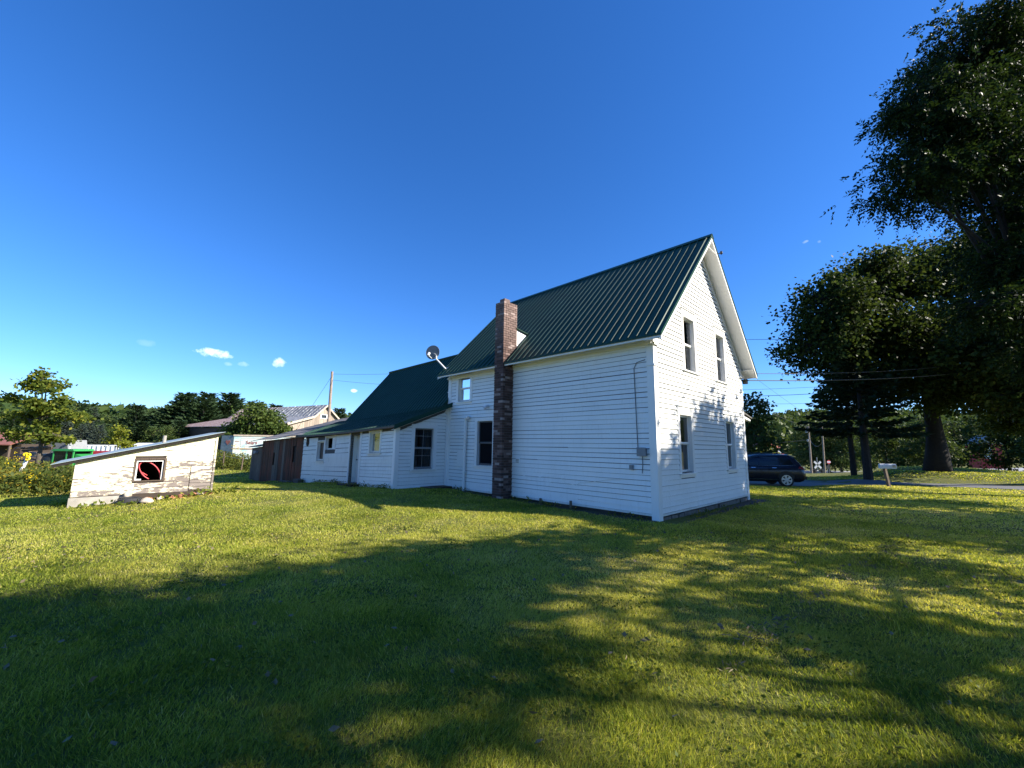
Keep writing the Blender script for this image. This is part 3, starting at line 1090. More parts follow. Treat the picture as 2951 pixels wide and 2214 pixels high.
siding(ES, lambda z: 8.19, lambda z: 10.62, .17, 2.10, [hole(*w, m=.05) for w in W_ES], .12, 'siding_old_white', wing, jit=.005)
siding(ES, lambda z: 11.70, lambda z: 16.98, .12, 2.17, [hole(*w, m=.03) for w in W_ES], .185, 'siding_old_white', wing, proud=.016, jit=.012, name='board', splits=lambda k: (15.78 if k != 5 else 13.6))
for (fr, lo, hi, zt) in ((ES, 8.06, 8.18, 2.19), (ES, 10.62, 10.72, 2.19), (ES, 11.60, 11.69, 2.19)):
    m = MB()
    fr.box(m, lo, hi, -.02, .03, .06, zt)
    m.build('corner_board', 'trim_white', wing)
m = MB()
EG.box(m, TS - .03, TS + .12, -.02, .031, .06, 2.19)
EG.box(m, -.11, -.03, -.02, .03, .1, 2.95)
m.build('corner_board', 'trim_white', wing)
w = window(EG, *W_EG[0], wing, head=.12, pane_mat='glass_dull', mull=1, bars=(.62,), sash_mat='box_grey', label='tall window with divided panes in the end wall of the wing')
m = MB()
for k in range(2):
    x0, x1 = (-1.34, -1.14) if k == 0 else (-.88, -.66)
    for j in range(5):
        q0 = x0 + (x1 - x0) * j / 5
        q1 = x0 + (x1 - x0) * (j + 1) / 5
        m.face(EG.p(q0, -.16 - .02 * (j % 2), .85), EG.p(q1, -.16 - .02 * ((j + 1) % 2), .85), EG.p(q1, -.16 - .02 * ((j + 1) % 2), 2.2), EG.p(q0, -.16 - .02 * (j % 2), 2.2))
m.build('curtain', 'cable_grey', w)
w = window(ES, *W_ES[0], wing, head=.05, cas=.08, pane_mat='glass_dull', double=False, mat='siding_old_white', label='square window with a white cloth hung inside')
m = MB()
pts = []
for j in range(13):
    a = 9.20 + j * .056
    sag = .09 * math.sin(j / 12 * PI)
    pts.append((ES.p(a, -.13 - .012 * (j % 2), 1.42), ES.p(a, -.13 - .012 * (j % 2), 1.80 + sag)))
for j in range(12):
    m.face(pts[j][0], pts[j + 1][0], pts[j + 1][1], pts[j][1])
m.build('cloth', 'trim_white', w)
w = window(ES, *W_ES[1], wing, head=.04, cas=.07, double=False, panes=False, sill=False, mat='siding_old_white', label='open window with its board shutter half across')
m = MB()
ES.box(m, 13.12, 13.62, -.10, -.07, 1.60, 2.14)
for j in range(4):
    ES.box(m, 13.13 + j * .125, 13.135 + j * .125, -.0699, -.066, 1.60, 2.14)
m.build('shutter', 'trim_white', w)
w = window(ES, *W_ES[2], wing, head=.04, cas=.07, double=False, panes=False, sill=True, sill_ext=0, mat='siding_old_white', label='dark glassless opening left of the shuttered window')
m = MB()
ES.box(m, 14.72, 15.1, -.16, -.13, 1.15, 1.98)
m.build('shutter', 'grey_boards', w)
# recessed door
m = MB()
ES.box(m, DOOR[0], DOOR[1], -.34, -.30, .28, 2.12)
dr = m.build('door', 'siding_old_white', wing, label='plain white recessed door')
for j in range(5):
    m = MB()
    ES.box(m, DOOR[0] + .01 + j * .175, DOOR[0] + .172 + j * .175, -.30, -.286, .30, 2.10)
    m.build('plank', 'siding_old_white', dr)
m = MB()
m.lathe(ES.p(11.5, -.286, 1.15), -HV, [(0, .012), (.03, .012), (.035, .028), (.06, .02)], 10)
m.build('handle', 'black_plastic', dr)
m = MB()
ES.box(m, DOOR[0] - .012, DOOR[0], -.30, -.02, .28, 2.1)
ES.box(m, DOOR[1], DOOR[1] + .012, -.30, -.02, .28, 2.1)
m.build('door_jamb', 'siding_old_white', wing)
m = MB()
ES.box(m, 10.55, 11.75, -.25, .35, -.05, .26)
m.build('door_step', 'dark_wood', wing)
# oval wreath hook / knot hole
m = MB()
ring = [ES.p(16.35 + .10 * math.cos(q * PI / 8), .03, 2.0 + .17 * math.sin(q * PI / 8)) for q in range(17)]
m.tube(ring, .035, 6)
m.build('wreath', 'dark_wood', wing)
# roofs
def zl(s, t):      # lean-to roof surface (sagging towards the far end)
    return 2.27 + (t + 2.29) * .395 - .030 * (s - 7.85) + .012 * math.sin((s - 7.85) / 9.9 * PI) * -4
def roof_patch(name, fn, s0, s1, t0, t1, ns, nt, thick, mat, parent):
    v, f = [], []
    for layer in (0, 1):
        for i in range(ns + 1):
            for j in range(nt + 1):
                s = s0 + (s1 - s0) * i / ns
                tt = t0 + (t1 - t0) * j / nt
                p = P3(s, tt, fn(s, tt) - layer * thick)
                v.append(tuple(p))
    N = (ns + 1) * (nt + 1)
    def id_(l, i, j):
        return l * N + i * (nt + 1) + j
    for i in range(ns):
        for j in range(nt):
            f.append((id_(0, i, j), id_(0, i, j + 1), id_(0, i + 1, j + 1), id_(0, i + 1, j)))
            f.append((id_(1, i, j), id_(1, i + 1, j), id_(1, i + 1, j + 1), id_(1, i, j + 1)))
    for i in range(ns):
        f.append((id_(0, i, 0), id_(0, i + 1, 0), id_(1, i + 1, 0), id_(1, i, 0)))
        f.append((id_(0, i, nt), id_(1, i, nt), id_(1, i + 1, nt), id_(0, i + 1, nt)))
    for j in range(nt):
        f.append((id_(0, 0, j), id_(1, 0, j), id_(1, 0, j + 1), id_(0, 0, j + 1)))
        f.append((id_(0, ns, j), id_(0, ns, j + 1), id_(1, ns, j + 1), id_(1, ns, j)))
    m = MB()
    m.v, m.f = v, f
    return m.build(name, mat, parent)
def rib_between(parent, a, b, nrm, along, mat='roof_green'):
    m = MB()
    a, b = Vector(a), Vector(b)
    w = along * .02
    m.hexa([a - w, a + w, b + w, b - w, a - w * .5 + nrm * .03, a + w * .5 + nrm * .03, b + w * .5 + nrm * .03, b - w * .5 + nrm * .03])
    m.build('rib', mat, parent)
lean = roof_patch('roof', zl, 7.83, 17.6, -2.30, -.28, 16, 2, .025, 'roof_green', wing)
s = 7.95
while s < 17.55:
    rib_between(lean, P3(s, -2.30, zl(s, -2.30) - .002), P3(s, -.28, zl(s, -.28) - .002), Vector((0, 0, 1)), HU)
    s += .2286
KT, RT_, = -.30, 2.0
def zst(s, tt):
    zk = zl(s, -.28) + .0
    zr = 5.67 - .009 * (s - 8)
    return zk + (tt - KT) / (RT_ - KT) * (zr - zk)
steep = roof_patch('roof', zst, 8.12, 16.6, KT, RT_, 10, 2, .025, 'roof_green', wing)
s = 8.25
ns_ = (Vector((0, 0, 1)) - HV * 1.15).normalized()
while s < 16.58:
    rib_between(steep, P3(s, KT, zst(s, KT) - .002), P3(s, RT_ - .05, zst(s, RT_ - .05) - .002), ns_, HU)
    s += .2286
roof_patch('roof', lambda s, tt: zst(s, 2 * RT_ - tt), 8.32, 16.6, RT_, 2 * RT_ - KT, 4, 1, .025, 'roof_green', wing)
m = MB()
m.tube([P3(8.3, RT_, zst(8.3, RT_) + .02), P3(16.62, RT_, zst(16.62, RT_) + .02)], .06, 6)
m.build('ridge_cap', 'trim_green', wing)
m = MB()
m.prism([P3(16.5, KT, zst(16.5, KT) - .05), P3(16.5, 2 * RT_ - KT, zst(16.5, KT) - .05), P3(16.5, RT_, zst(16.5, RT_) - .05)], HU * .05)
m.build('gable_end', 'siding_old_white', wing)
# trim along the lean-to rake and eave
for (s_, o_) in ((7.83, -1),):
    m = MB()
    m.hexa([P3(s_ - .02, -2.31, zl(s_, -2.31) - .14), P3(s_ - .005, -2.31, zl(s_, -2.31) - .14), P3(s_ - .005, .02, zl(s_, .02) - .14), P3(s_ - .02, .02, zl(s_, .02) - .14),
            P3(s_ - .02, -2.31, zl(s_, -2.31) + .02), P3(s_ - .005, -2.31, zl(s_, -2.31) + .02), P3(s_ - .005, .02, zl(s_, .02) + .02), P3(s_ - .02, .02, zl(s_, .02) + .02)])
    m.hexa([P3(8.07, KT, zst(8.12, KT) - .12), P3(8.115, KT, zst(8.12, KT) - .12), P3(8.115, .3, zst(8.12, .3) - .12), P3(8.07, .3, zst(8.12, .3) - .12),
            P3(8.07, KT, zst(8.12, KT) + .03), P3(8.115, KT, zst(8.12, KT) + .03), P3(8.115, .3, zst(8.12, .3) + .03), P3(8.07, .3, zst(8.12, .3) + .03)])
    m.build('rake_trim', 'trim_green', wing)
roof_patch('soffit', lambda s, tt: zl(s, tt) - .145, 7.84, 8.05, -2.28, -.02, 1, 1, .01, 'soffit_white', wing)
m = MB()
for i in range(16):
    sa, sb = 7.84 + i * .61, 7.84 + (i + 1) * .61
    m.hexa([P3(sa, -2.31, zl(sa, -2.3) - .085), P3(sb, -2.31, zl(sb, -2.3) - .085), P3(sb, -2.285, zl(sb, -2.3) - .085), P3(sa, -2.285, zl(sa, -2.3) - .085),
            P3(sa, -2.31, zl(sa, -2.3) - .026), P3(sb, -2.31, zl(sb, -2.3) - .026), P3(sb, -2.285, zl(sb, -2.3) - .026), P3(sa, -2.285, zl(sa, -2.3) - .026)])
m.build('eave_board', 'grey_boards', wing)
# dark stone step at the inner corner
m = MB()
m.box(P3(7.95, -1.15, -.1), HU * -.55, HV * .95, Vector((0, 0, .32)))
m.box(P3(7.95, -1.55, -.1), HU * -.40, HV * .39, Vector((0, 0, .22)))
tag(m.build('stone_step', 'dark_wood', None), 'dark low step in the corner between wing and farmhouse', 'step')

# ---------------------------------------------------------------- brown woodshed
ang = math.radians(8)
BD = Vector((HU.x * math.cos(ang) - HU.y * math.sin(ang), HU.x * math.sin(ang) + HU.y * math.cos(ang), 0))
BN = Vector((-BD.y, BD.x, 0))
BO = P3(17.0, TS, 0)
if BN.dot(-BO) < 0:
    BN = -BN
WS = Frame(BO, BD, BN)
shed2 = thing('woodshed', WS.p(2.3, -2, -.4), 'weathered brown board woodshed with grey roof at the end of the wing', 'shed')
m = MB()
m.hexa([WS.p(0, -.10, -.6), WS.p(6.0, -.10, -.9), WS.p(6.0, -.06, -.9), WS.p(0, -.06, -.6), WS.p(0, -.10, 1.8), WS.p(6.0, -.10, 1.3), WS.p(6.0, -.06, 1.3), WS.p(0, -.06, 1.8)])
m.build('wall', 'dark_wood', shed2)
rb = random.Random(21)
a = .0
while a < 4.62:
    wd = rb.choice((.17, .2, .23, .27))
    wd = min(wd, 4.64 - a)
    top = 1.95 - .055 * a
    bot = -.30 - .055 * a + rb.uniform(-.06, .05)
    grey = rb.random() < .10 or 2.5 < a < 3.0
    o0 = rb.uniform(.0, .02)
    segs = [(bot, top)]
    if .62 < a + wd / 2 < 1.12:
        segs = [(bot, .68), (1.48, top)]
    if 2.95 < a + wd / 2 < 3.15:
        segs = [(bot, .45), (1.1, top)]
    for (b0, b1) in segs:
        m = MB()
        k0, k1 = rb.uniform(-.008, .008), rb.uniform(-.008, .008)
        m.hexa([WS.p(a + k0, -.02, b0), WS.p(a + wd - .012 + k0, -.02, b0), WS.p(a + wd - .012 + k0, o0 + .005, b0), WS.p(a + k0, o0 + .005, b0),
                WS.p(a + k1, -.02, b1), WS.p(a + wd - .012 + k1, -.02, b1), WS.p(a + wd - .012 + k1, o0 + .005, b1), WS.p(a + k1, o0 + .005, b1)])
        m.build('board', 'grey_boards' if grey else 'brown_boards', shed2)
    a += wd
a = 4.66
while a < 6.05:
    wd = rb.choice((.2, .24, .28))
    m = MB()
    m.hexa([WS.p(a, -.05, -.62), WS.p(a + wd - .012, -.05, -.62), WS.p(a + wd - .012, -.02, -.62), WS.p(a, -.02, -.62),
            WS.p(a - .02, -.05, 1.36 - .05 * (a - 4.66)), WS.p(a + wd - .03, -.05, 1.36 - .05 * (a - 4.66)), WS.p(a + wd - .03, -.02, 1.36 - .05 * (a - 4.66)), WS.p(a - .02, -.02, 1.36 - .05 * (a - 4.66))])
    m.build('board', 'grey_boards', shed2)
    a += wd
m = MB()
WS.box(m, 5.2, 5.55, -.02, .12, 1.0, 1.16)
m.build('lamp_box', 'box_grey', shed2)
m = MB()      # low roof over the far end
m.hexa([WS.p(4.6, .15, 1.40), WS.p(6.15, .15, 1.33), WS.p(6.15, -2.4, 1.85), WS.p(4.6, -2.4, 1.95), WS.p(4.6, .15, 1.45), WS.p(6.15, .15, 1.38), WS.p(6.15, -2.4, 1.9), WS.p(4.6, -2.4, 2.0)])
m.build('low_roof', 'roof_grey', shed2)
def zws(a, d):     # grey roof: a along the wall, d back from the wall
    return 2.0 - .055 * a + (d + .2) * .30 + (.03 * math.sin(a * 1.7) * (1 if d < 1 else .3))
rows = 9
for i in range(rows):          # overlapping courses of old roll roofing
    d0, d1 = -.22 + i * 5.3 / rows, -.22 + (i + 1) * 5.3 / rows + .06
    v, f = [], []
    nn = 10
    for j in range(nn + 1):
        a = -.9 + j * (5.75 + .9) / nn
        for (d, lift) in ((d0, .022), (d1, .004)):
            v.append(tuple(WS.p(a, -d, zws(a, d) + lift)))
        for (d, lift) in ((d0, -.01), (d1, -.03)):
            v.append(tuple(WS.p(a, -d, zws(a, d) + lift)))
    for j in range(nn):
        b = j * 4
        f += [(b, b + 1, b + 5, b + 4), (b + 2, b + 6, b + 7, b + 3), (b, b + 4, b + 6, b + 2)]
    f += [(0, 2, 3, 1), (nn * 4, nn * 4 + 1, nn * 4 + 3, nn * 4 + 2)]
    mb = MB()
    mb.v, mb.f = v, f
    mb.build('roof_course', 'roof_grey', shed2)
m = MB()
m.box(WS.p(.3, .5, -.42), BD * .9, BN * -.3, Vector((0, 0, .22)))
m.box(WS.p(-.6, .15, -.3), BD * .5, BN * .25, Vector((0, 0, .25)))
tag(m.build('grey_plank_pile', 'grey_boards', None), 'grey planks stacked low where the woodshed meets the white wing', 'planks')

# ---------------------------------------------------------------- satellite dish on the roof corner
simple('dish_grey', (.16, .17, .18), .6, .06)
ft = P3(8.05, -.20, roof_z(-.20) + .005)
dish = thing('satellite_dish', ft, 'grey satellite dish on a bent arm at the roof corner', 'dish')
m = MB()
m.box(ft - HU * .07 - Vector((0, 0, .01)), HU * .14, up_l * .14, nl * .02)
m.build('foot_plate', 'grey_metal', dish)
el_ = P3(8.34, -.46, 4.95)
m = MB()
m.tube([ft + nl * .02, ft + nl * .08 + HU * .02, el_ - Vector((0, 0, .12)), el_], .03, 10)
m.build('mast', 'white_plastic', dish)
dc = P3(8.52, -.50, 5.10)
dn_ = (Vector((0, 0, CAM_H)) - dc); dn_.z = 0
dn_ = (dn_.normalized() + Vector((-.40, 0, .05))).normalized()
m = MB()
prof = []
for q in range(7):
    r_ = .27 * q / 6
    prof.append((.16 * r_ * r_ / .30 - .02, r_))
m.lathe(dc, dn_, prof[::1], 28)
m.lathe(dc, dn_, [(.018, .270), (.026, .275), (.016, .278)], 28)
rf = m.build('reflector', 'dish_grey', dish, smooth=False)
fo = dc + dn_ * .45 - Vector((0, 0, .22))
m = MB()
m.tube([dc - Vector((0, 0, .26)), fo], .016, 8)
m.tube([fo + Vector((0, 0, -.02)), fo + (dc - fo).normalized() * .12 + Vector((0, 0, .05))], .045, 10)
m.build('feed_arm', 'white_plastic', dish)
m = MB()
m.tube([el_, dc - dn_ * .03], .035, 8)
m.build('bracket', 'box_grey', dish)

# ---------------------------------------------------------------- vegetation generators
foliage('leaf_ash', (.006, .015, .005), (.024, .045, .010), .30, (.075, .105, .02))
foliage('leaf_maple', (.010, .021, .006), (.045, .070, .015), .34, (.13, .15, .032))
foliage('leaf_dark', (.010, .022, .008), (.030, .050, .014), .25)
foliage('leaf_yellow', (.09, .12, .015), (.22, .25, .03), .45, (.33, .31, .04))
foliage('leaf_far', (.022, .046, .016), (.075, .112, .028), .28, (.13, .15, .04))
foliage('leaf_mid', (.030, .060, .014), (.105, .150, .034), .32, (.17, .20, .05))
foliage('needle_pine', (.016, .036, .017), (.050, .085, .036), .15)
foliage('needle_dark', (.008, .018, .008), (.022, .040, .016), .12)
foliage('needle_spruce', (.030, .045, .036), (.075, .098, .075), .10)
foliage('leaf_weed', (.05, .075, .015), (.15, .17, .035), .35, (.42, .30, .03))
foliage('leaf_plain', (.04, .070, .012), (.18, .22, .035), .42, (.36, .34, .05))
foliage('petal_yellow', (.62, .45, .01), (.80, .62, .02), .3)
simple('bark', (.085, .070, .055), .95, .35, 9, bump=.8)
simple('bark_dark', (.024, .020, .017), .95, .3, 9, bump=.8)

def rand_dirs(r, n):
    d = r.normal(size=(n, 3))
    return d / np.linalg.norm(d, axis=1, keepdims=True)

def leaf_quads(r, pos, d, L, W):
    """rhombic leaves at pos pointing along d; returns (4N,3)"""
    n = len(pos)
    s = np.cross(d, rand_dirs(r, n))
    s /= np.linalg.norm(s, axis=1, keepdims=True) + 1e-9
    L = L * r.uniform(.7, 1.25, (n, 1))
    W = W * r.uniform(.75, 1.2, (n, 1))
    up = np.cross(s, d)
    out = np.stack([pos, pos + d * L * .45 + s * W + up * L * .06, pos + d * L, pos + d * L * .45 - s * W + up * L * .06], 1)
    return out.reshape(-1, 3)

def make_tree(name, loc, label, cat, lobes, n_cl, per, cl_r, L, W, leaf_mat, trunk_r, seed, bark='bark', trunk_top=.55, lean=(0, 0), pinnate=False, droop=.35, group=None, hollow=.45, flat=.7, boughs=7):
    """lobes: ellipsoids (x,y,z,rx,ry,rz) relative to the foot of the trunk"""
    r = np.random.default_rng(seed)
    root = thing(name, loc, label, cat, group)
    lob = np.array(lobes, float)
    top = max(lob[:, 2] + lob[:, 5])
    cx, cy = np.average(lob[:, 0], weights=lob[:, 3]), np.average(lob[:, 1], weights=lob[:, 3])
    tz = top * trunk_top
    fork = Vector((lean[0] + cx * .35, lean[1] + cy * .35, tz))
    tp = []
    for k in range(7):
        q = k / 6
        tp.append(Vector((fork.x * q ** 1.5, fork.y * q ** 1.5, tz * q - .25 * (k == 0))) + Vector(r.normal(0, trunk_r * .18, 3)) * (0 < k < 6))
    tr = [trunk_r * (1.45 if k == 0 else 1.12 if k == 1 else 1 - .5 * k / 6) for k in range(7)]
    off = Vector(loc)
    m = MB()
    m.tube([p + off for p in tp], tr, 10)
    m.build('trunk', bark, root, smooth=True)
    lm = MB()
    vol = lob[:, 3] * lob[:, 4] * lob[:, 5]
    cnt = np.maximum(2, (n_cl * vol ** .75 / (vol ** .75).sum()).astype(int))
    P, D, T = [], [], []
    for li, (x, y, z, rx, ry, rz) in enumerate(lob):
        c = Vector((x, y, z))
        hq = r.uniform(.55, 1.0)
        st = tp[int(round(hq * 6))]
        mid = (st + c) * .5 + Vector((0, 0, -.08 * (c - st).length)) + Vector(r.normal(0, .12, 3)) * (c - st).length * .3
        end = c + (c - st).normalized() * min(rx, rz) * .4
        path = []
        for k in range(7):
            q = k / 6
            path.append(st * (1 - q) ** 2 + mid * 2 * q * (1 - q) + end * q ** 2)
        lm.tube([p + off for p in path], [trunk_r * .42 * (1 - .85 * k / 6) + .012 for k in range(7)], 6, cap=False)
        n = cnt[li]
        nbg = max(5, int(boughs * (rx * ry * rz) ** .5))
        bdir = rand_dirs(r, nbg)
        bdir[:, 2] = bdir[:, 2] * .85 + .05
        blen = r.uniform(.72, 1.12, nbg)
        which = r.integers(0, nbg, n)
        rad = r.uniform(hollow ** 2, 1, n) ** .5
        dirs = bdir[which]
        spread = .30 * (1.15 - .55 * rad)[:, None]
        cc = np.array([x, y, z]) + (dirs * (rad * blen[which])[:, None] + r.normal(0, 1, (n, 3)) * spread * .62 + np.array([0, 0, -.16]) * (rad ** 2)[:, None]) * np.array([rx, ry, rz])
        for kb in range(nbg):
            e_ = np.array([x, y, z]) + (bdir[kb] * blen[kb] * .92 + np.array([0, 0, -.14])) * np.array([rx, ry, rz])
            a_ = path[-2]
            m_ = (a_ + Vector(e_)) * .5 + Vector((0, 0, .08 * (Vector(e_) - a_).length))
            lm.tube([a_ + off, m_ + off, Vector(e_) + off], [trunk_r * .11 + .012, trunk_r * .07 + .008, .006], 4, cap=False)
        for k in range(0, n, 3):
            q = Vector(cc[k])
            a = min(path[1:], key=lambda p: (p - q).length)
            md = (a + q) * .5 + Vector(r.normal(0, .06, 3)) * (a - q).length
            lm.tube([a + off, md + off, q + off], [trunk_r * .06 + .01, trunk_r * .035 + .006, .005], 3, cap=False)
        out = (cc - np.array([x, y, z])) / np.array([rx, ry, rz])
        out /= np.linalg.norm(out, axis=1, keepdims=True) + 1e-9
        pp = np.repeat(cc, per, 0) + r.normal(0, 1, (n * per, 3)) * np.array([cl_r, cl_r, cl_r * flat])
        dd = np.repeat(out, per, 0) * .6 + rand_dirs(r, n * per) * .8
        dd[:, 2] -= droop
        dd /= np.linalg.norm(dd, axis=1, keepdims=True)
        clt = np.repeat(r.uniform(0, .75, n), per)
        P.append(pp); D.append(dd); T.append(np.clip(clt + r.normal(.1, .14, n * per), 0, 1))
    lm.build('limbs', bark, root, smooth=True)
    P, D, T = np.concatenate(P), np.concatenate(D), np.concatenate(T)
    if pinnate:
        nl_ = 9
        N = len(P)
        s = np.cross(D, rand_dirs(r, N)); s /= np.linalg.norm(s, axis=1, keepdims=True)
        RL = L * 3.2 * r.uniform(.8, 1.2, (N, 1))
        PP, DD, TT = [], [], []
        for k in range(nl_):
            q = .2 + .8 * (k // 2) / 4
            sg = (1 if k % 2 else -1) if k < nl_ - 1 else 0
            bend = np.array([0, 0, -.35]) * q * q
            PP.append(P + (D + bend) * RL * q)
            d2 = D * (.65 if sg else 1.0) + s * .8 * sg + bend + r.normal(0, .1, (N, 3))
            DD.append(d2 / np.linalg.norm(d2, axis=1, keepdims=True)); TT.append(T)
        P, D, T = np.concatenate(PP), np.concatenate(DD), np.concatenate(TT)
    np_mesh('crown', leaf_quads(r, P, D, L, W), None, 4, leaf_mat, root, tint=T)
    return root

def make_conifer(name, loc, label, h, rad, seed, mat, group=None, kind='pine', base=.12, dens=1.0, trunk_r=.16):
    r = np.random.default_rng(seed)
    root = thing(name, loc, label, kind + ' tree', group)
    off = Vector(loc)
    m = MB()
    m.tube([off + Vector((0, 0, -.2)), off + Vector((.02, 0, h * .5)), off + Vector((0, 0, h * .97))], [trunk_r, trunk_r * .6, .015], 7)
    m.build('trunk', 'bark_dark', root)
    P, D, T, bm_ = [], [], [], MB()
    z = h * base
    while z < h * .98:
        q = (z / h - base) / (1 - base)
        if kind == 'pine':
            rr = rad * (.50 + .70 * math.sin(min(1, q * 1.10 + .12) * PI)) * (1 - q * .45) * r.uniform(.75, 1.1)
        else:
            rr = rad * (1 - q) ** .85 * r.uniform(.85, 1.1) + .08
        nb_ = int(r.integers(5, 8))
        a0 = r.uniform(0, 2 * PI)
        for k in range(nb_):
            a = a0 + 2 * PI * k / nb_ + r.normal(0, .18)
            l = rr * r.uniform(.7, 1.15)
            rise = (.25 if kind == 'pine' else -.28) + .5 * q
            dv = np.array([math.cos(a), math.sin(a), rise])
            ns_ = max(2, int(l / .22 * dens))
            qs = np.linspace(.25, 1, ns_)[:, None]
            curve = np.array([0, 0, .25 if kind != 'pine' else .05]) * qs ** 2 * l
            c = np.array([0, 0, z]) + dv * l * qs + curve
            if k % 2 == 0:
                bm_.tube([off + Vector((0, 0, z)), off + Vector(c[-1])], [.025, .006], 3, cap=False)
            for j in range(4):
                side = np.array([-math.sin(a), math.cos(a), 0]) * r.uniform(-1, 1, (ns_, 1)) * (.45 + .0 * q)
                d = dv * .8 + side * 1.4 + rand_dirs(r, ns_) * .35
                d /= np.linalg.norm(d, axis=1, keepdims=True)
                P.append(c + side * .18 * l * .4 + r.normal(0, .05, (ns_, 3)))
                D.append(d)
                T.append(np.clip(r.normal(.3 + .35 * qs[:, 0], .15, ns_), 0, 1))
        z += h * (.043 if kind == 'pine' else .042) * r.uniform(.8, 1.2)
    bm_.build('limbs', 'bark_dark', root)
    P, D, T = np.concatenate(P), np.concatenate(D), np.concatenate(T)
    np_mesh('crown', leaf_quads(r, P, D, .42, .085), None, 4, mat, root, tint=T)
    return root

def leaf_mass(name, label, cat, spots, seed, mat, L=.09, W=.035, per=220, stalks=None, height=1.0, kind='stuff', parent=None):
    """low tangled growth: spots = (x, y, radius, height)"""
    r = np.random.default_rng(seed)
    P, D, T = [], [], []
    for (x, y, rad, hh) in spots:
        n = int(per * rad * rad * hh * 3)
        q = r.uniform(0, 1, (n, 1)) ** .5
        a = r.uniform(0, 2 * PI, (n, 1))
        px, py = x + np.cos(a) * q * rad, y + np.sin(a) * q * rad
        hz = hh * (1 - .75 * q ** 2) * r.uniform(.05, 1, (n, 1)) ** .7
        g = zg(px[:, 0], py[:, 0])[:, None]
        P.append(np.concatenate([px, py, g + hz], 1))
        d = rand_dirs(r, n); d[:, 2] = np.abs(d[:, 2]) * .8 + .1
        D.append(d / np.linalg.norm(d, axis=1, keepdims=True))
        T.append(np.clip(r.normal(r.uniform(.2, .75), .2, n), 0, 1))
    P, D, T = np.concatenate(P), np.concatenate(D), np.concatenate(T)
    o = np_mesh(name, leaf_quads(r, P, D, L, W), None, 4, mat, parent, tint=T)
    if kind:
        o['kind'] = kind
    if label:
        o['label'] = label
    if cat and not kind:
        o['category'] = cat
    return o

# ---------------------------------------------------------------- trees on the right
def gz(x, y, dz=0.0):
    return (x, y, g1(x, y) + dz)
ASH = (22.5, 17.0)
def rel(lst, o):
    b = g1(*o)
    return [(x - o[0], y - o[1], z - b, rx, ry, rz) for (x, y, z, rx, ry, rz) in lst]
make_tree('ash_tree', gz(*ASH), 'tall ash with feathery hanging sprays reaching in from the right edge', 'tree',
          rel([(16.8, 15.8, 13.0, 1.9, 1.8, 1.0), (17.4, 15.8, 15.2, 1.8, 1.8, 1.1), (18.0, 15.6, 17.2, 1.7, 1.8, 1.1), (20.2, 15.8, 19.9, 2.0, 2.0, 1.5), (20.0, 16.0, 14.6, 2.2, 2.0, 1.6), (21.2, 16.4, 17.4, 2.4, 2.2, 1.8),
               (23.2, 17.4, 20.6, 2.6, 2.6, 2.2), (23.8, 17.5, 15.0, 2.8, 2.6, 2.2), (22.6, 16.4, 11.6, 2.2, 2.0, 1.5), (23.4, 16.8, 8.6, 2.2, 2.0, 1.5), (21.4, 16.2, 9.8, 1.6, 1.6, .9), (26.5, 18, 18, 3, 3, 3), (26.0, 18.5, 11.5, 3, 3, 2.6), (24.5, 17.2, 5.8, 2.2, 2.0, 1.3), (19.6, 15.8, 7.6, 1.7, 1.4, .7)], ASH),
          2900, 7, .36, .17, .042, 'leaf_ash', .24, 31, bark='bark_dark', pinnate=True, droop=.40, boughs=12, trunk_top=.5, hollow=.35)
MAP = (29.2, 28.4)
make_tree('maple_tree', gz(*MAP), 'broad round maple with massive dark trunk on the bank across the road', 'tree',
          rel([(23.0, 29, 9.4, 3.0, 3.5, 2.2), (23.6, 29, 12.2, 2.6, 3.2, 2.2), (27.2, 29.5, 14.4, 3.2, 3.4, 2.6), (31.5, 30, 15.2, 3.4, 3.4, 2.6), (35.4, 30, 16.4, 3.6, 3.6, 3.2), (28.5, 28, 9.8, 3.8, 3.4, 2.8), (33.5, 29, 10.2, 3.8, 3.6, 3.2),
               (38.5, 31, 11.5, 3.4, 3.4, 3.4), (25.2, 28, 6.6, 2.6, 2.6, 1.8), (30.0, 27, 6.0, 3.0, 2.6, 1.6), (34.5, 28, 6.0, 3.2, 2.8, 2.0), (38.5, 29.5, 6.2, 3.0, 2.8, 2.4), (36.5, 28.5, 3.8, 2.0, 2.0, 1.3)], MAP),
          3000, 30, .50, .26, .10, 'leaf_maple', .55, 32, bark='bark_dark', boughs=10, trunk_top=.42, hollow=.5)
make_conifer('hemlock_tree', gz(22.7, 26.4), 'dark hemlock with drooping boughs left of the mailbox', 8.4, 3.0, 33, 'needle_dark', kind='hemlock', base=.36, dens=1.5, trunk_r=.27)
make_conifer('hemlock_tree', gz(25.2, 30.5), 'slim dark hemlock behind the drooping hemlock', 9.6, 2.6, 34, 'needle_dark', kind='hemlock', base=.36, dens=1.2, trunk_r=.2)
RSM = (32.0, 22.6)
make_tree('roadside_maple', gz(*RSM), 'roadside maple at the right edge, its low dark boughs over the road', 'tree',
          rel([(28, 20.5, 8.6, 2.6, 2.2, 1.6), (30.5, 20.5, 9.8, 2.4, 2.2, 1.6), (27.6, 22.5, 7.2, 2.3, 2.0, 1.5), (31, 23, 7.0, 2.6, 2.4, 2.0), (29, 21, 11, 2.2, 2.0, 1.3), (32.5, 23, 10.5, 2.6, 2.6, 2.2), (29.5, 22.6, 4.9, 2.0, 1.8, 1.0)], RSM),
          1000, 30, .42, .26, .10, 'leaf_maple', .32, 38, bark='bark_dark', hollow=.3, boughs=10)
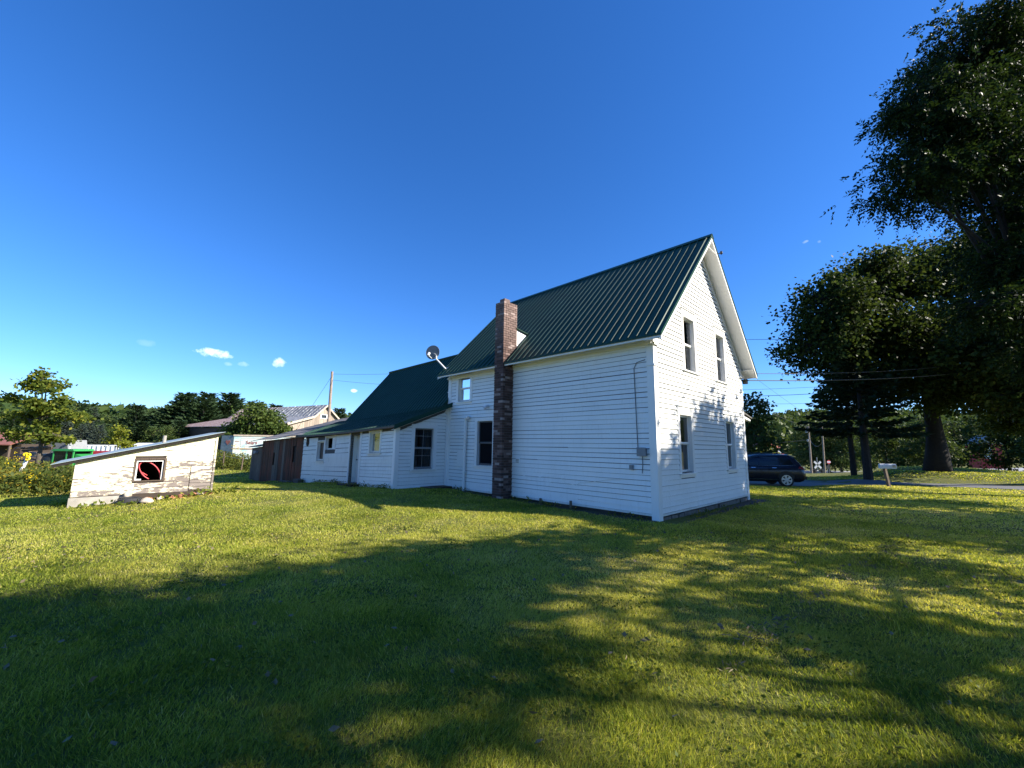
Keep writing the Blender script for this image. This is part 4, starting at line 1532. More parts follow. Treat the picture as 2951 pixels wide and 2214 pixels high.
# trees outside the frame on the right whose shade falls over the lawn
SH = make_tree('yard_maple', gz(21.5, 8.0), 'yard maple nearest the ash on the right, out of frame', 'tree',
               [(-2.0, 0.5, 8.2, 2.0, 1.8, 1.2), (1.8, -.6, 7.8, 2.2, 1.8, 1.3), (0, 2.2, 10.2, 1.7, 1.5, 1.1), (.4, -1.0, 11.0, 1.8, 1.4, 1.0), (0, .6, 12.0, 1.2, 1.3, .8), (0, 3.6, 8.6, 1.6, 1.3, .9), (1, 3.8, 6.0, 2.0, 1.5, 1.1), (0, .6, 5.2, 2.0, 1.5, .8), (0, -2.4, 9.0, 2.0, 1.5, 1.1), (1, -3.4, 6.6, 2.2, 1.5, 1.1), (-1, -2.4, 5.0, 2.0, 1.5, .8), (0, -1.4, 11.9, 1.5, 1.2, .8), (0, -2.3, 11.2, 1.6, 1.0, .9)],
               1150, 23, .46, .27, .11, 'leaf_maple', .30, 35, hollow=.3)
make_tree('yard_maple', gz(12.6, 1.0), 'tall yard maple right of the camera shading the lawn', 'tree',
          [(0, .2, 9.2, 2.0, 2.0, 1.0), (-.3, 2.6, 8.0, 1.5, 1.3, .7), (0, -2.6, 10.2, 2.2, 2.0, 1.2), (0, -1.0, 10.6, 1.3, 1.5, .7), (0, -5.0, 9.6, 2.2, 1.9, 1.3), (.5, -4.0, 7.2, 2.0, 1.6, 1.0), (0, 3.9, 7.0, 1.0, .8, .5),
           (0, 1.6, 6.2, 1.2, .9, .5), (.3, -.9, 5.8, 1.2, .9, .5), (.4, 3.4, 5.0, 1.3, .9, .45), (-.3, .6, 4.2, 1.0, .8, .35), (0, 5.2, 5.8, 1.2, .8, .45), (-.2, 2.6, 3.6, .9, .7, .3)],
          1350, 22, .40, .21, .08, 'leaf_maple', .18, 36, hollow=.2, boughs=12)
copy_tree(SH, gz(8.5, -5.0), .7, 1.15, label='added unseen maple behind the camera, to its right, blocking sky light')  # added tree out of view, cuts the sky light on the shaded lawn
copy_tree(SH, gz(20.5, -8.5), 2.1, 1.0, label='yard maple behind the camera on the right')

# ---------------------------------------------------------------- tree line on the left
FAR = [(-118.5,95.0,8.9,'d'), (-97.3,80.0,6.9,'p'), (-117.5,100.0,8.9,'d'), (-95.8,85.0,7.7,'p'), (-84.6,78.0,8.8,'d'), (-97.5,92.0,9.5,'p'), (-97.4,95.0,9.3,'s'), (-109.9,110.0,9.2,'d'), (-101.8,105.0,8.5,'d'), (-91.9,98.0,8.3,'d'), (-66.1,72.0,7.8,'p'), (-84.9,95.0,8.8,'d'), (-69.6,80.0,7.5,'p'), (-59.3,70.0,6.2,'d'), (-60.9,74.0,7.4,'p'), (-56.3,70.0,9.3,'p'), (-57.5,72.0,10.0,'p'), (-51.4,68.0,8.9,'p'), (-53.9,72.0,10.1,'p'), (-51.3,74.0,10.3,'p'), (-52.9,78.0,9.8,'p'), (-52.6,80.0,9.4,'d'), (-53.7,85.0,9.8,'p'), (-51.1,88.0,9.6,'p'), (-38.0,90.0,9.2,'p'), (-62.6,55.0,3.5,'s'), (-56.5,52.0,4.3,'s'), (-52.3,50.0,3.6,'s'), (-53.4,52.0,4.0,'s'), (-50.1,50.0,3.5,'s'), (-56.7,58.0,3.6,'d'), (-57.1,60.0,4.0,'p'), (-53.4,58.0,3.5,'d'), (-50.3,56.0,4.2,'p'), (-47.7,55.0,3.7,'d'), (-43.4,52.0,3.8,'d'), (-43.7,54.0,4.3,'p'), (-69.4,58.0,3.4,'d'), (-62.4,50.0,3.2,'d')]
PROTO = {}
def proto(kind):
    if kind == 'p':
        return make_conifer('pine_tree', (0, 0, 0), '', 10, 2.7, 41, 'needle_pine', 'trees of the far treeline on the left', 'pine', .10, 2.4)
    if kind == 's':
        return make_conifer('spruce_tree', (0, 0, 0), '', 10, 2.9, 42, 'needle_spruce', 'trees of the far treeline on the left', 'spruce', .05, 1.6)
    return make_tree('broadleaf_tree', (0, 0, 0), '', 'tree', [(0, 0, 6.4, 2.6, 2.6, 2.4), (1.4, .8, 4.4, 2.4, 2.4, 2.0), (-1.5, -.5, 4.2, 2.4, 2.4, 2.0), (.2, 0, 8.4, 1.7, 1.7, 1.6), (0, 0, 2.2, 2.3, 2.3, 1.6)],
                     260, 14, .42, .36, .16, 'leaf_far', .16, 43, group='trees of the far treeline on the left', hollow=.5)
NAMEK = {'p': 'pine', 's': 'blue-grey spruce', 'd': 'broadleaf tree'}
order = {'p': 0, 's': 0, 'd': 0}
ORD = 'first second third fourth fifth sixth seventh eighth ninth tenth eleventh twelfth thirteenth fourteenth fifteenth sixteenth seventeenth eighteenth nineteenth twentieth'.split()
rt = random.Random(9)
for (x, y, ztop, k) in sorted(FAR, key=lambda q: q[0] / q[1]):
    b = g1(x, y)
    h = ztop - b
    order[k] += 1
    lab = '%s %s from the left in the far treeline' % (ORD[order[k] - 1], NAMEK[k])
    wsc = rt.uniform(.9, 1.25) * (1.45 if k == 'p' else 1.15)
    if k not in PROTO:
        o = proto(k)
        PROTO[k] = o
        o.location = (x, y, b); o.rotation_euler = (0, 0, rt.uniform(0, 6)); o.scale = (h / 10 * wsc, h / 10 * wsc, h / 10)
        o['label'] = lab
    else:
        copy_tree(PROTO[k], (x, y, b), rt.uniform(0, 6), (h / 10 * wsc, h / 10 * wsc, h / 10), label=lab)
# trees across the road on the right
RFAR = [(49.5,70.0,5.3), (45.2,62.0,6.1), (46.1,60.0,6.3), (52.6,66.0,6.3), (47.6,58.0,5.0), (53.0,62.0,5.5), (50.0,55.0,6.3), (55.6,58.0,6.1), (50.6,50.0,6.4), (56.2,52.0,6.2), (68.6,60.0,7.9), (60.2,50.0,7.4), (62.8,48.0,8.0), (58, 44, 7.0), (66, 45, 8.5)]
for k, (x, y, ztop) in enumerate(sorted(RFAR, key=lambda q: q[0] / q[1])):
    sc_ = 1.6 if y > 57 else 1.0
    x, y = x * sc_, y * sc_
    ztop = CAM_H + (ztop - CAM_H) * sc_
    b = g1(x, y)
    h = ztop - b
    wsc = rt.uniform(.9, 1.2)
    copy_tree(PROTO['d'], (x, y, b), rt.uniform(0, 6), (h / 10 * wsc, h / 10 * wsc, h / 10), label='%s broadleaf tree from the left in the row beyond the crossing road' % ORD[k], group='trees beyond the crossing road')
# dark trees and a pale shrub right behind the parked car
copy_tree(PROTO['d'], gz(20.0, 34.5), 1.1, (.70, .70, .72), label='dark shade tree rising just past the porch roof', group='trees behind the car')
make_tree('shrub', gz(27.5, 45.5), 'yellow-green shrub glowing in the sun behind the car roof', 'shrub', [(0, 0, 1.8, 1.5, 1.5, 1.3), (.8, .2, 2.6, 1.0, 1.0, .9), (-.9, 0, 1.5, 1.1, 1.1, 1.0)], 150, 16, .25, .20, .09, 'leaf_yellow', .07, 44)
# young maple on the left, by the dirt mound
make_tree('young_maple', gz(-27.3, 24.0), 'young maple with yellowing lower leaves at the left edge', 'tree',
          [(-1.0, 0, 4.9, .45, .7, .45), (-.3, 0, 4.7, .6, .8, .6), (-.7, 0, 5.5, .35, .5, .35), (-2.0, .2, 4.0, .6, .7, .22), (.75, 0, 4.05, .55, .8, .25), (-.2, -.3, 3.6, 1.0, 1.0, .5), (.85, .2, 3.0, .7, .9, .45), (-1.3, 0, 3.0, .8, .9, .35), (1.0, -.3, 1.9, .8, .9, .35), (-.1, -.4, 2.4, .9, 1.0, .4), (-1.3, -.2, 1.9, .7, .8, .35), (-2.2, 0, 3.1, .4, .5, .25)],
          360, 12, .20, .20, .09, 'leaf_plain', .11, 45, hollow=.2, droop=.25, flat=.5)
make_tree('yellow_sapling', gz(-34.3, 36.0), 'small yellow-green sapling in front of the white trailer', 'tree', [(0, 0, 1.8, .9, .9, .9), (.1, 0, 2.6, .5, .5, .6)], 80, 14, .2, .18, .08, 'leaf_yellow', .05, 46)
make_tree('barnyard_tree', gz(-26.6, 43.0), 'round green tree standing in front of the old barn', 'tree', [(0, 0, 4.2, 2.3, 2.2, 1.5), (1.5, 0, 3.0, 2.2, 2.0, 1.5), (-1.6, 0, 2.9, 2.0, 2.0, 1.4), (.3, 0, 5.2, 1.4, 1.4, .8), (2.8, 0, 2.2, 1.2, 1.2, 1.0)],
          520, 22, .3, .24, .11, 'leaf_mid', .2, 47, boughs=14, hollow=.6)
# wooded hills
def hill_woods(seed=51):
    r = np.random.default_rng(seed)
    V, T = [], []
    tot = 0
    cs, hs_, kinds = [], [], []
    for (a0, a1, d0, d1, n) in ((30, 70, 210, 620, 1500), (-65, -5, 180, 560, 1300), (-5, 30, 260, 560, 150)):
        a = np.radians(r.uniform(a0, a1, n)); d = r.uniform(d0 ** 2, d1 ** 2, n) ** .5
        x, y = d * np.sin(a), d * np.cos(a)
        z = zg(x, y)
        cs.append(np.stack([x, y, z], 1)); hs_.append(r.uniform(8, 15, n))
    C_ = np.concatenate(cs); Hh = np.concatenate(hs_)
    per = 46
    n = len(C_)
    dirs = rand_dirs(r, n * per)
    H2 = np.repeat(Hh, per)
    con = np.repeat(r.uniform(0, 1, n) < .35, per)
    q = (dirs[:, 2] * .5 + .5)
    wd = np.where(con, .22 * (1.05 - q), .36 * np.sqrt(np.clip(1 - (q * 2 - 1) ** 2, 0, 1)) + .06)
    ang_ = r.uniform(0, 2 * PI, n * per)
    jit = r.uniform(.8, 1.15, n * per)
    P = np.repeat(C_, per, 0) + np.stack([np.cos(ang_) * wd * H2 * jit, np.sin(ang_) * wd * H2 * jit, H2 * (.12 + .85 * q)], 1)
    D = rand_dirs(r, n * per)
    T = np.clip(np.repeat(r.uniform(.0, .9, n), per) + r.normal(0, .1, n * per), 0, 1)
    o = np_mesh('hillside_woods', leaf_quads(r, P, D, 3.2, 1.1), None, 4, 'leaf_far', None, tint=T)
    o['kind'] = 'stuff'; o['label'] = 'mixed woods covering the far hills'
hill_woods()

# ---------------------------------------------------------------- old shed with flaking paint
SA = Vector((-11.217, 10.708, 0))
SE, SN = Vector((.72, .694, 0)), Vector((.694, -.72, 0))
SD = Frame(SA, SE, SN)
old = thing('old_shed', SA + SE * 2.2 - SN * 1.5 + Vector((0, 0, -.1)), 'small lean-to shed of peeling cream boards with one open window', 'shed')
SL, SLOPE = 2.96, .25
WSH = (1.16, 1.76, .54, 1.11)
sleft = lambda z: max(0.0, (z - 1.07) / SLOPE)
wall(SD, sleft, lambda z: SL, .05, 1.80, [WSH], 'dark_wood', old, thick=.06, extra=(1.07, 1.4))
rs = random.Random(77)
def shed_split(k):
    return {0: 1.18, 1: 1.18, 6: .71, 7: .71, 8: 1.74, 9: 1.74, 10: 1.75}.get(k)
siding(SD, sleft, lambda z: 2.37 if z < 1.0 else SL, .18, 1.80, [(WSH[0] - .03, WSH[1] + .03, WSH[2] - .03, WSH[3] + .03)], .145, 'shed_paint', old, proud=.016, jit=.008, gap=.004, name='board', splits=shed_split, rr=rs)
siding(SD, lambda z: 2.39, lambda z: SL - .06, .22, 1.02, [], .10, 'shed_paint', old, proud=.024, jit=.008, gap=.004, name='board', rr=rs)
m = MB()
SD.box(m, SL - .05, SL, -.02, .034, .12, 1.80)
m.build('corner_board', 'shed_paint', old)
m = MB()
for (a0, a1, z0, z1) in ((1.13, 1.16, .52, 1.145), (1.76, 1.81, .52, 1.145), (1.16, 1.76, 1.11, 1.145), (1.16, 1.76, .515, .54)):
    SD.box(m, a0, a1, -.06, .03, z0, z1)
wf = m.build('window', 'grey_boards', old, label='open window hole with weathered frame')
m = MB()
for (a0, a1, z0, z1) in ((1.17, 1.20, .55, 1.09), (1.72, 1.75, .55, 1.09), (1.20, 1.72, 1.06, 1.09)):
    SD.box(m, a0, a1, -.05, -.01, z0, z1)
m.build('inner_frame', 'trim_white', wf)
for (o, e, l, name_) in ((SA, -SN, 2.5, 'wall'), (SA + SE * SL, -SN, 2.5, 'wall')):
    m = MB()
    top = 1.02 if o == SA else 1.78
    b = o + e * .06
    m.hexa([b, b + SE * (.05 if o == SA else -.05), b + SE * (.05 if o == SA else -.05) + e * l, b + e * l] +
           [q + Vector((0, 0, top)) for q in (b, b + SE * (.05 if o == SA else -.05), b + SE * (.05 if o == SA else -.05) + e * l, b + e * l)])
    m.build(name_, 'brown_boards', old)
m = MB()
b = SA - SN * 2.55
m.hexa([b, b + SE * SL, b + SE * SL - SN * .05, b - SN * .05, b + Vector((0, 0, 1.02)), b + SE * SL + Vector((0, 0, 1.78)), b + SE * SL - SN * .05 + Vector((0, 0, 1.78)), b - SN * .05 + Vector((0, 0, 1.02))])
m.build('wall', 'brown_boards', old)
m = MB()
for (t0, zt_, mt_) in ((0, 0, 0),):
    def rz_(a, o):
        return 1.10 + a * .262 + (.0)
    c = [(-.42, .14), (SL + .15, .14), (SL + .15, -2.7), (-.42, -2.7)]
    m.hexa([SD.p(a, o, rz_(a, o) + .02) for a, o in c] + [SD.p(a, o, rz_(a, o) + .032) for a, o in c])
simple('tractor_dark_wood', (.016, .013, .011), .9)
simple('tin_pale', (.34, .40, .39), .5, .2, 1.5, metal=.2)
ro_ = m.build('roof', 'tin_pale', old)
m = MB()
c = [(-.40, .11), (SL + .13, .11), (SL + .13, .08), (-.40, .08)]
m.hexa([SD.p(a, o, rz_(a, o) - .055) for a, o in c] + [SD.p(a, o, rz_(a, o) + .019) for a, o in c])
m.build('fascia', 'tractor_dark_wood', ro_)
for k in range(6):
    m = MB()
    a = -.2 + k * .58
    m.box(SD.p(a, .07, rz_(a, 0) - .06), SE * .06, -SN * 2.6, Vector((0, 0, .065)))
    m.build('rafter', 'dark_wood', ro_)
m = MB()
a = 1.75
m.tube([SD.p(a, -.9, 1.4), SD.p(a, -.9, 1.80)], .045, 10)
m.build('stove_pipe', 'stone', ro_)
m = MB()
SD.box(m, -.02, 1.17, -.12, .035, -.35, .165)
m.build('footing', 'concrete', old)
m = MB()
SD.box(m, 1.17, SL, -.14, -.05, -.3, .20)
m.build('sill_beam', 'dark_wood', old)
# rubble along the base
def rock(name, c, r3, mat, seed, parent=None):
    bm = bmesh.new()
    bmesh.ops.create_icosphere(bm, subdivisions=2, radius=1.0)
    q = random.Random(seed)
    ph = [q.uniform(0, 6) for _ in range(6)]
    for vv in bm.verts:
        d = 1 + .16 * math.sin(vv.co.x * 3 + ph[0]) + .14 * math.sin(vv.co.y * 4 + ph[1]) + .12 * math.sin(vv.co.z * 5 + ph[2])
        vv.co = Vector((vv.co.x * r3[0] * d, vv.co.y * r3[1] * d, max(vv.co.z, -.5) * r3[2] * d))
    me = bpy.data.meshes.new(name)
    bm.to_mesh(me); bm.free()
    me.materials.append(MAT[mat])
    me.polygons.foreach_set('use_smooth', [True] * len(me.polygons))
    return link(name, me, parent, c)
simple('rubble_brick', (.42, .17, .09), .9, .3, 9, bump=.5)
simple('rubble_pale', (.50, .42, .33), .9, .25, 9, bump=.5)
RUB = [(1.50, .12, .08, .13, 'rubble_brick', 'orange brick lump beside the tyre'), (1.78, .12, .09, .11, 'rubble_pale', 'pale stone right of the orange brick lump'), (2.02, .10, .07, .10, 'rubble_brick', 'brick piece under the middle of the shed wall'),
       (2.22, .12, .08, .12, 'rubble_brick', 'long brick piece under the shed panel'), (2.46, .12, .08, .11, 'rubble_brick', 'reddish stone by the shed panel edge'), (2.66, .10, .06, .12, 'rubble_pale', 'flat pale stone near the right shed corner'), (2.88, .09, .06, .10, 'rubble_brick', 'small brick at the right corner of the shed'), (1.08, .10, .10, .10, 'rubble_pale', 'pale stone standing on the footing above the tyre')]
for k, (a, o, hh, rad, mt_, lab) in enumerate(RUB):
    p = SD.p(a, o, 0)
    z0 = g1(p.x, p.y) + (.20 if k == 7 else .02)
    tag(rock('rubble_stone', (p.x, p.y, z0), (rad * .8, rad, hh), mt_, 100 + k), lab, 'stone', 'rubble along the shed base')
p = SD.p(1.45, .55, 0)
tag(rock('field_stone', (p.x, p.y, g1(p.x, p.y) + .05), (.13, .14, .11), 'rubble_pale', 140), 'rounded field stone in the grass in front of the tyre', 'stone')
# tyre lying against the footing
p = SD.p(1.13, .33, 0)
ty = thing('old_tyre', (p.x, p.y, g1(p.x, p.y)), 'worn black tyre lying flat against the shed footing', 'tyre')
prof = [(.0, .16), (.0, .22), (.03, .245), (.08, .25), (.13, .245), (.16, .22), (.16, .16), (.12, .15), (.04, .15)]
def ring_mesh(c, axis, prof, seg=28):
    axis = Vector(axis).normalized()
    ref = Vector((1, 0, 0)) if abs(axis.x) < .8 else Vector((0, 1, 0))
    a = (ref - axis * ref.dot(axis)).normalized(); b = axis.cross(a)
    m = MB()
    n = len(prof)
    for k in range(seg):
        w = 2 * PI * k / seg
        for (d, r_) in prof:
            m.v.append(tuple(Vector(c) + axis * d + (a * math.cos(w) + b * math.sin(w)) * r_))
    for k in range(seg):
        for j in range(n):
            j2 = (j + 1) % n
            k2 = (k + 1) % seg
            m.f.append((k * n + j, k2 * n + j, k2 * n + j2, k * n + j2))
    return m
ring_mesh((p.x, p.y, g1(p.x, p.y) + .0), (.05, .02, 1), prof).build('carcass', 'rubber', ty, smooth=True)
for q in (.04, .075, .11):
    ring_mesh((p.x, p.y, g1(p.x, p.y) + q), (.05, .02, 1), [(0, .246), (.006, .256), (.012, .246)]).build('tread_rib', 'cable_grey', ty)
# red hose coiled inside the window
simple('hose_red', (.55, .07, .08), .45, .1)
m = MB()
hp = [(1.47, .57), (1.36, .66), (1.27, .80), (1.23, .93), (1.26, 1.02), (1.34, 1.05), (1.44, 1.03), (1.54, .96), (1.62, .87), (1.68, .76), (1.71, .65), (1.70, .57)]
pts = []
for i in range(len(hp) - 1):
    p0, p1, p2, p3 = hp[max(i - 1, 0)], hp[i], hp[i + 1], hp[min(i + 2, len(hp) - 1)]
    for j in range(4):
        q = j / 4
        pts.append(SD.p(*[(0.5 * ((2 * b_) + (-a_ + c_) * q + (2 * a_ - 5 * b_ + 4 * c_ - d_) * q * q + (-a_ + 3 * b_ - 3 * c_ + d_) * q ** 3)) for a_, b_, c_, d_ in ((p0[0], p1[0], p2[0], p3[0]),)], -.075, *[(0.5 * ((2 * b_) + (-a_ + c_) * q + (2 * a_ - 5 * b_ + 4 * c_ - d_) * q * q + (-a_ + 3 * b_ - 3 * c_ + d_) * q ** 3)) for a_, b_, c_, d_ in ((p0[1], p1[1], p2[1], p3[1]),)]))
m.tube(pts, .016, 8)
m.tube([SD.p(1.31, -.075, .76), SD.p(1.36, -.07, .72), SD.p(1.43, -.075, .67)], .015, 8)
tag(m.build('red_hose', 'hose_red', None, smooth=True), 'coil of red hose hanging inside the open shed window', 'hose')
m = MB()
m.box(SD.p(1.20, -.09, .542), SE * .11, -SN * .1, Vector((0, 0, .035)))
tag(m.build('rag', 'white_plastic', None), 'crumpled pale rag on the shed window ledge', 'rag')
leaf_mass('shed_weeds', 'low broad-leaved weeds along the foot of the shed', 'weeds', [tuple(SD.p(a, o, 0)[:2]) + (r_, h_) for (a, o, r_, h_) in ((.1, .15, .25, .10), (.5, .25, .28, .12), (.85, .6, .28, .12), (1.7, .35, .3, .12), (2.1, .3, .3, .12), (2.5, .28, .3, .16), (2.8, .25, .35, .22), (3.2, .15, .35, .22), (3.6, .05, .35, .18), (1.2, .75, .3, .10), (.2, .5, .3, .10))],
          61, 'leaf_plain', .11, .035, 420)

# ---------------------------------------------------------------- left background
leaf_mass('goldenrod_thicket', 'thicket of goldenrod and brambles left of the shed', 'weeds',
          [(x, y, r_, h_) for (x, y, r_, h_) in ((-22.5, 15.8, 1.8, .85), (-20.2, 15.4, 1.8, .9), (-18.0, 14.9, 1.7, .95), (-16.0, 14.5, 1.5, .9), (-21.5, 17.2, 1.8, 1.1), (-19.2, 17.0, 1.8, 1.0), (-17.0, 16.4, 1.6, 1.0), (-24.5, 16.5, 1.8, 1.0), (-14.8, 14.6, 1.1, .7), (-24.0, 18.6, 1.6, 1.1), (-15.2, 16.2, 1.3, .9), (-26.3, 17.5, 1.6, 1.2))],
          62, 'leaf_weed', .13, .035, 260)
leaf_mass('fence_weeds', 'weeds and goldenrod along the wire fence by the trailer', 'weeds', [(-19.8, 30.4, 1.5, 1.1), (-18.2, 29.6, 1.2, .9), (-21.6, 31.2, 1.5, 1.2), (-17.2, 28.6, .9, .6), (-16.4, 30.2, 1.2, .9), (-23.2, 32.5, 1.4, 1.3)], 63, 'leaf_weed', .14, .04, 260)
def flower_clump(name, spots, seed, label):
    r = np.random.default_rng(seed)
    P = []
    for (x, y, z, rad, n) in spots:
        P.append(np.array([x, y, z]) + r.normal(0, rad, (n, 3)) * np.array([1, 1, 1.3]))
    P = np.concatenate(P)
    o = np_mesh(name, leaf_quads(r, P, rand_dirs(r, len(P)), .06, .018), None, 4, 'petal_yellow', None, tint=r.uniform(0, 1, len(P)))
    o['kind'] = 'stuff'; o['label'] = label
flower_clump('goldenrod_flowers', [(-23.6, 17.2, .95, .16, 90), (-22.6, 17.4, .9, .16, 60), (-20.4, 17.0, .85, .14, 40), (-16.0, 14.0, .35, .10, 50), (-19.6, 30.2, 1.0, .12, 60), (-20.6, 30.8, 1.1, .14, 60), (-24.6, 16.5, .9, .2, 60)], 64, 'yellow goldenrod flower heads in the thickets')
# leaning white post with a yellow bow
tp_ = thing('leaning_post', (-18.85, 16.0, .1), 'leaning white post with a yellow bow tied to its top', 'post')
m = MB()
m.tube([(-18.95, 16.0, -.1), (-18.78, 16.0, .45), (-18.62, 16.0, .98)], [.06, .055, .05], 8)
m.build('pole', 'trim_white', tp_)
simple('ribbon_yellow', (.80, .60, .01), .6, .1)
m = MB()
for (cx, cz, r_, w0) in ((-18.68, 1.04, .055, 0), (-18.57, 1.03, .055, 1), (-18.58, .88, .065, 2), (-18.64, .96, .035, 3)):
    pts = [(cx + r_ * math.cos(q * PI / 5 + w0), 15.95 + .02 * math.sin(q), cz + r_ * .9 * math.sin(q * PI / 5 + w0)) for q in range(11)]
    m.tube(pts, .03, 6)
m.build('bow', 'ribbon_yellow', tp_)
# dirt mound
simple('mound_soil', (.16, .10, .065), .95, .35, 5, bump=.8)
mo = rock('dirt_mound', (-22.3, 20.6, g1(-22.3, 20.6) - .1), (2.6, 1.5, .62), 'mound_soil', 150)
tag(mo, 'heap of brown soil beside the green tractor', 'mound')
# green tractor: cab, hood, rear wheel
simple('tractor_green', (.035, .27, .06), .4, .12)
simple('tractor_dark', (.015, .02, .018), .6)
simple('car_glass', (.012, .016, .018), .06, .05)
def tractor(o):
    k_ = .72
    T = thing('green_tractor', o, 'green tractor with boxy glazed cab half hidden behind the shed', 'tractor')
    ox, oy, oz = o
    def bx(mb, x0, x1, y0, y1, z0, z1, tx=0.0):
        x0, x1, y0, y1, z0, z1 = (q * k_ for q in (x0, x1, y0, y1, z0, z1))
        z0, z1 = z0 + .12, z1 + .12
        mb.hexa([(ox + x0, oy + y0, oz + z0), (ox + x1, oy + y0, oz + z0), (ox + x1, oy + y1, oz + z0), (ox + x0, oy + y1, oz + z0),
                 (ox + x0 + tx, oy + y0, oz + z1), (ox + x1 - tx, oy + y0, oz + z1), (ox + x1 - tx, oy + y1, oz + z1), (ox + x0 + tx, oy + y1, oz + z1)])
        return mb
    cabp = MB()
    for (x0, x1) in ((0, .09), (.95, 1.04), (1.42, 1.5)):
        bx(cabp, x0, x1, 0, .08, .45, 1.32); bx(cabp, x0, x1, 1.3, 1.38, .45, 1.32)
    bx(cabp, 0, 1.5, 0, 1.38, .25, .50)
    cb_ = cabp.build('cab', 'tractor_green', T)
    bx(MB(), -.08, 1.58, -.06, 1.44, 1.32, 1.46, .08).build('cab_roof', 'tractor_green', cb_)
    for (x0, x1) in ((.09, .95), (1.04, 1.42)):
        bx(MB(), x0, x1, .03, .05, .5, 1.32).build('pane', 'car_glass', cb_)
    bx(MB(), .05, 1.45, 1.25, 1.28, .5, 1.32).build('rear_wall', 'tractor_dark', cb_)
    hm = MB()
    hm.hexa([(ox + 1.08, oy + .1, oz + .2), (ox + 2.0, oy + .12, oz + .2), (ox + 2.0, oy + .85, oz + .2), (ox + 1.08, oy + .9, oz + .2),
             (ox + 1.08, oy + .1, oz + .92), (ox + 1.9, oy + .15, oz + .62), (ox + 1.9, oy + .8, oz + .62), (ox + 1.08, oy + .9, oz + .92)])
    hm.build('hood', 'tractor_green', T)
    bx(MB(), -.25, 1.2, -.12, .0, .05, .30).build('step', 'tractor_green', T)
    w = MB()
    w.lathe((ox - .22, oy + .05, oz + .50), (0, 1, 0), [(0, .25), (.02, .44), (.08, .47), (.25, .47), (.31, .44), (.33, .25)], 26)
    wh = w.build('wheel', 'rubber', T, smooth=False)
    MB().lathe((ox - .22, oy + .03, oz + .50), (0, 1, 0), [(0, .08), (.0, .24), (.05, .25)], 20).build('rim', 'tractor_dark', wh)
    w = MB()
    w.lathe((ox + 1.8, oy + .0, oz + .25), (0, 1, 0), [(0, .2), (.02, .38), (.2, .4), (.25, .2)], 22)
    w.build('wheel', 'rubber', T)
tractor((-23.9, 21.6, g1(-23.9, 21.6) + .05))
# grey bin, timber pile, white trailer, red machine
m = MB()
m.hexa([(-28.9, 26, .3), (-27.7, 26, .3), (-27.5, 27, .3), (-28.7, 27, .3), (-29.0, 26, 1.55), (-28.0, 26, 1.6), (-27.8, 27, 1.6), (-28.8, 27, 1.55)])
tag(m.build('grey_bin', 'box_grey', None), 'grey tilted bin standing behind the tractor cab', 'bin')
m = MB()
m.tube([(-25.9, 24.2, -.1), (-25.85, 24.2, 1.5)], .04, 8)
tag(m.build('standpipe', 'white_plastic', None), 'thin white pipe standing left of the tractor cab', 'pipe')
tb = thing('timber_pile', (-29.2, 26.2, .1), 'loose pile of reddish and pale timber by the young maple', 'timber')
simple('timber_red', (.30, .16, .10), .85, .25)
rs = random.Random(5)
for k in range(12):
    m = MB()
    x0, y0 = -30.4 + rs.uniform(0, .8), 25.6 + rs.uniform(-.5, .5)
    z0 = .25 + .07 * k
    m.tube([(x0, y0, z0 + rs.uniform(-.05, .1)), (x0 + rs.uniform(1.6, 2.4), y0 + rs.uniform(-.4, .4), z0 + rs.uniform(-.25, .25))], .06, 5)
    m.build('timber', rs.choice(('timber_red', 'grey_boards', 'barn_boards')), tb)
m = MB()
m.hexa([(-27.9, 24.3, -.1), (-27.0, 24.4, -.1), (-26.9, 24.8, -.1), (-27.8, 24.8, -.1), (-27.6, 24.2, .75), (-27.35, 24.2, .8), (-27.3, 24.5, .8), (-27.6, 24.5, .75)])
tag(m.build('leaning_slab', 'box_grey', None), 'grey slab leaning against the stem of the young maple', 'slab')
tr_ = thing('white_trailer', (-47, 46, -.3), 'long white ribbed trailer beyond the tractor', 'trailer')
m = MB()
m.box((-49.3, 45.0, .0), (9.0, 1.2, 0), (-.4, 2.4, 0), (0, 0, 1.05))
m.build('box', 'trim_white', tr_)
for k in range(20):
    m = MB()
    q = k / 19
    m.box((-49.2 + 8.7 * q, 45.0 + 1.16 * q - .05, .05), (.08, .01, 0), (0, .05, 0), (0, 0, .95))
    m.build('rib', 'white_plastic', tr_)
m = MB()
m.hexa([(-43.0, 45.6, .9), (-38.5, 46.2, .75), (-38.8, 48.4, .75), (-43.4, 48, .9), (-41.5, 45.9, 1.35), (-40.2, 46.1, 1.3), (-40.5, 48.2, 1.3), (-41.9, 48, 1.35)])
m.build('tarp', 'trim_white', tr_)
simple('machine_red', (.42, .03, .04), .5)
rm = thing('red_implement', (-30, 30, 0), 'red farm implement just showing above the shed roof', 'implement')
m = MB()
m.box((-31.0, 30.0, .0), (1.9, .2, 0), (-.1, 1.0, 0), (0, 0, .82))
m.build('hopper', 'machine_red', rm)
m = MB()
m.box((-30.6, 29.95, .45), (.9, .1, 0), (0, .04, 0), (0, 0, .14))
m.build('slot', 'black_plastic', rm)
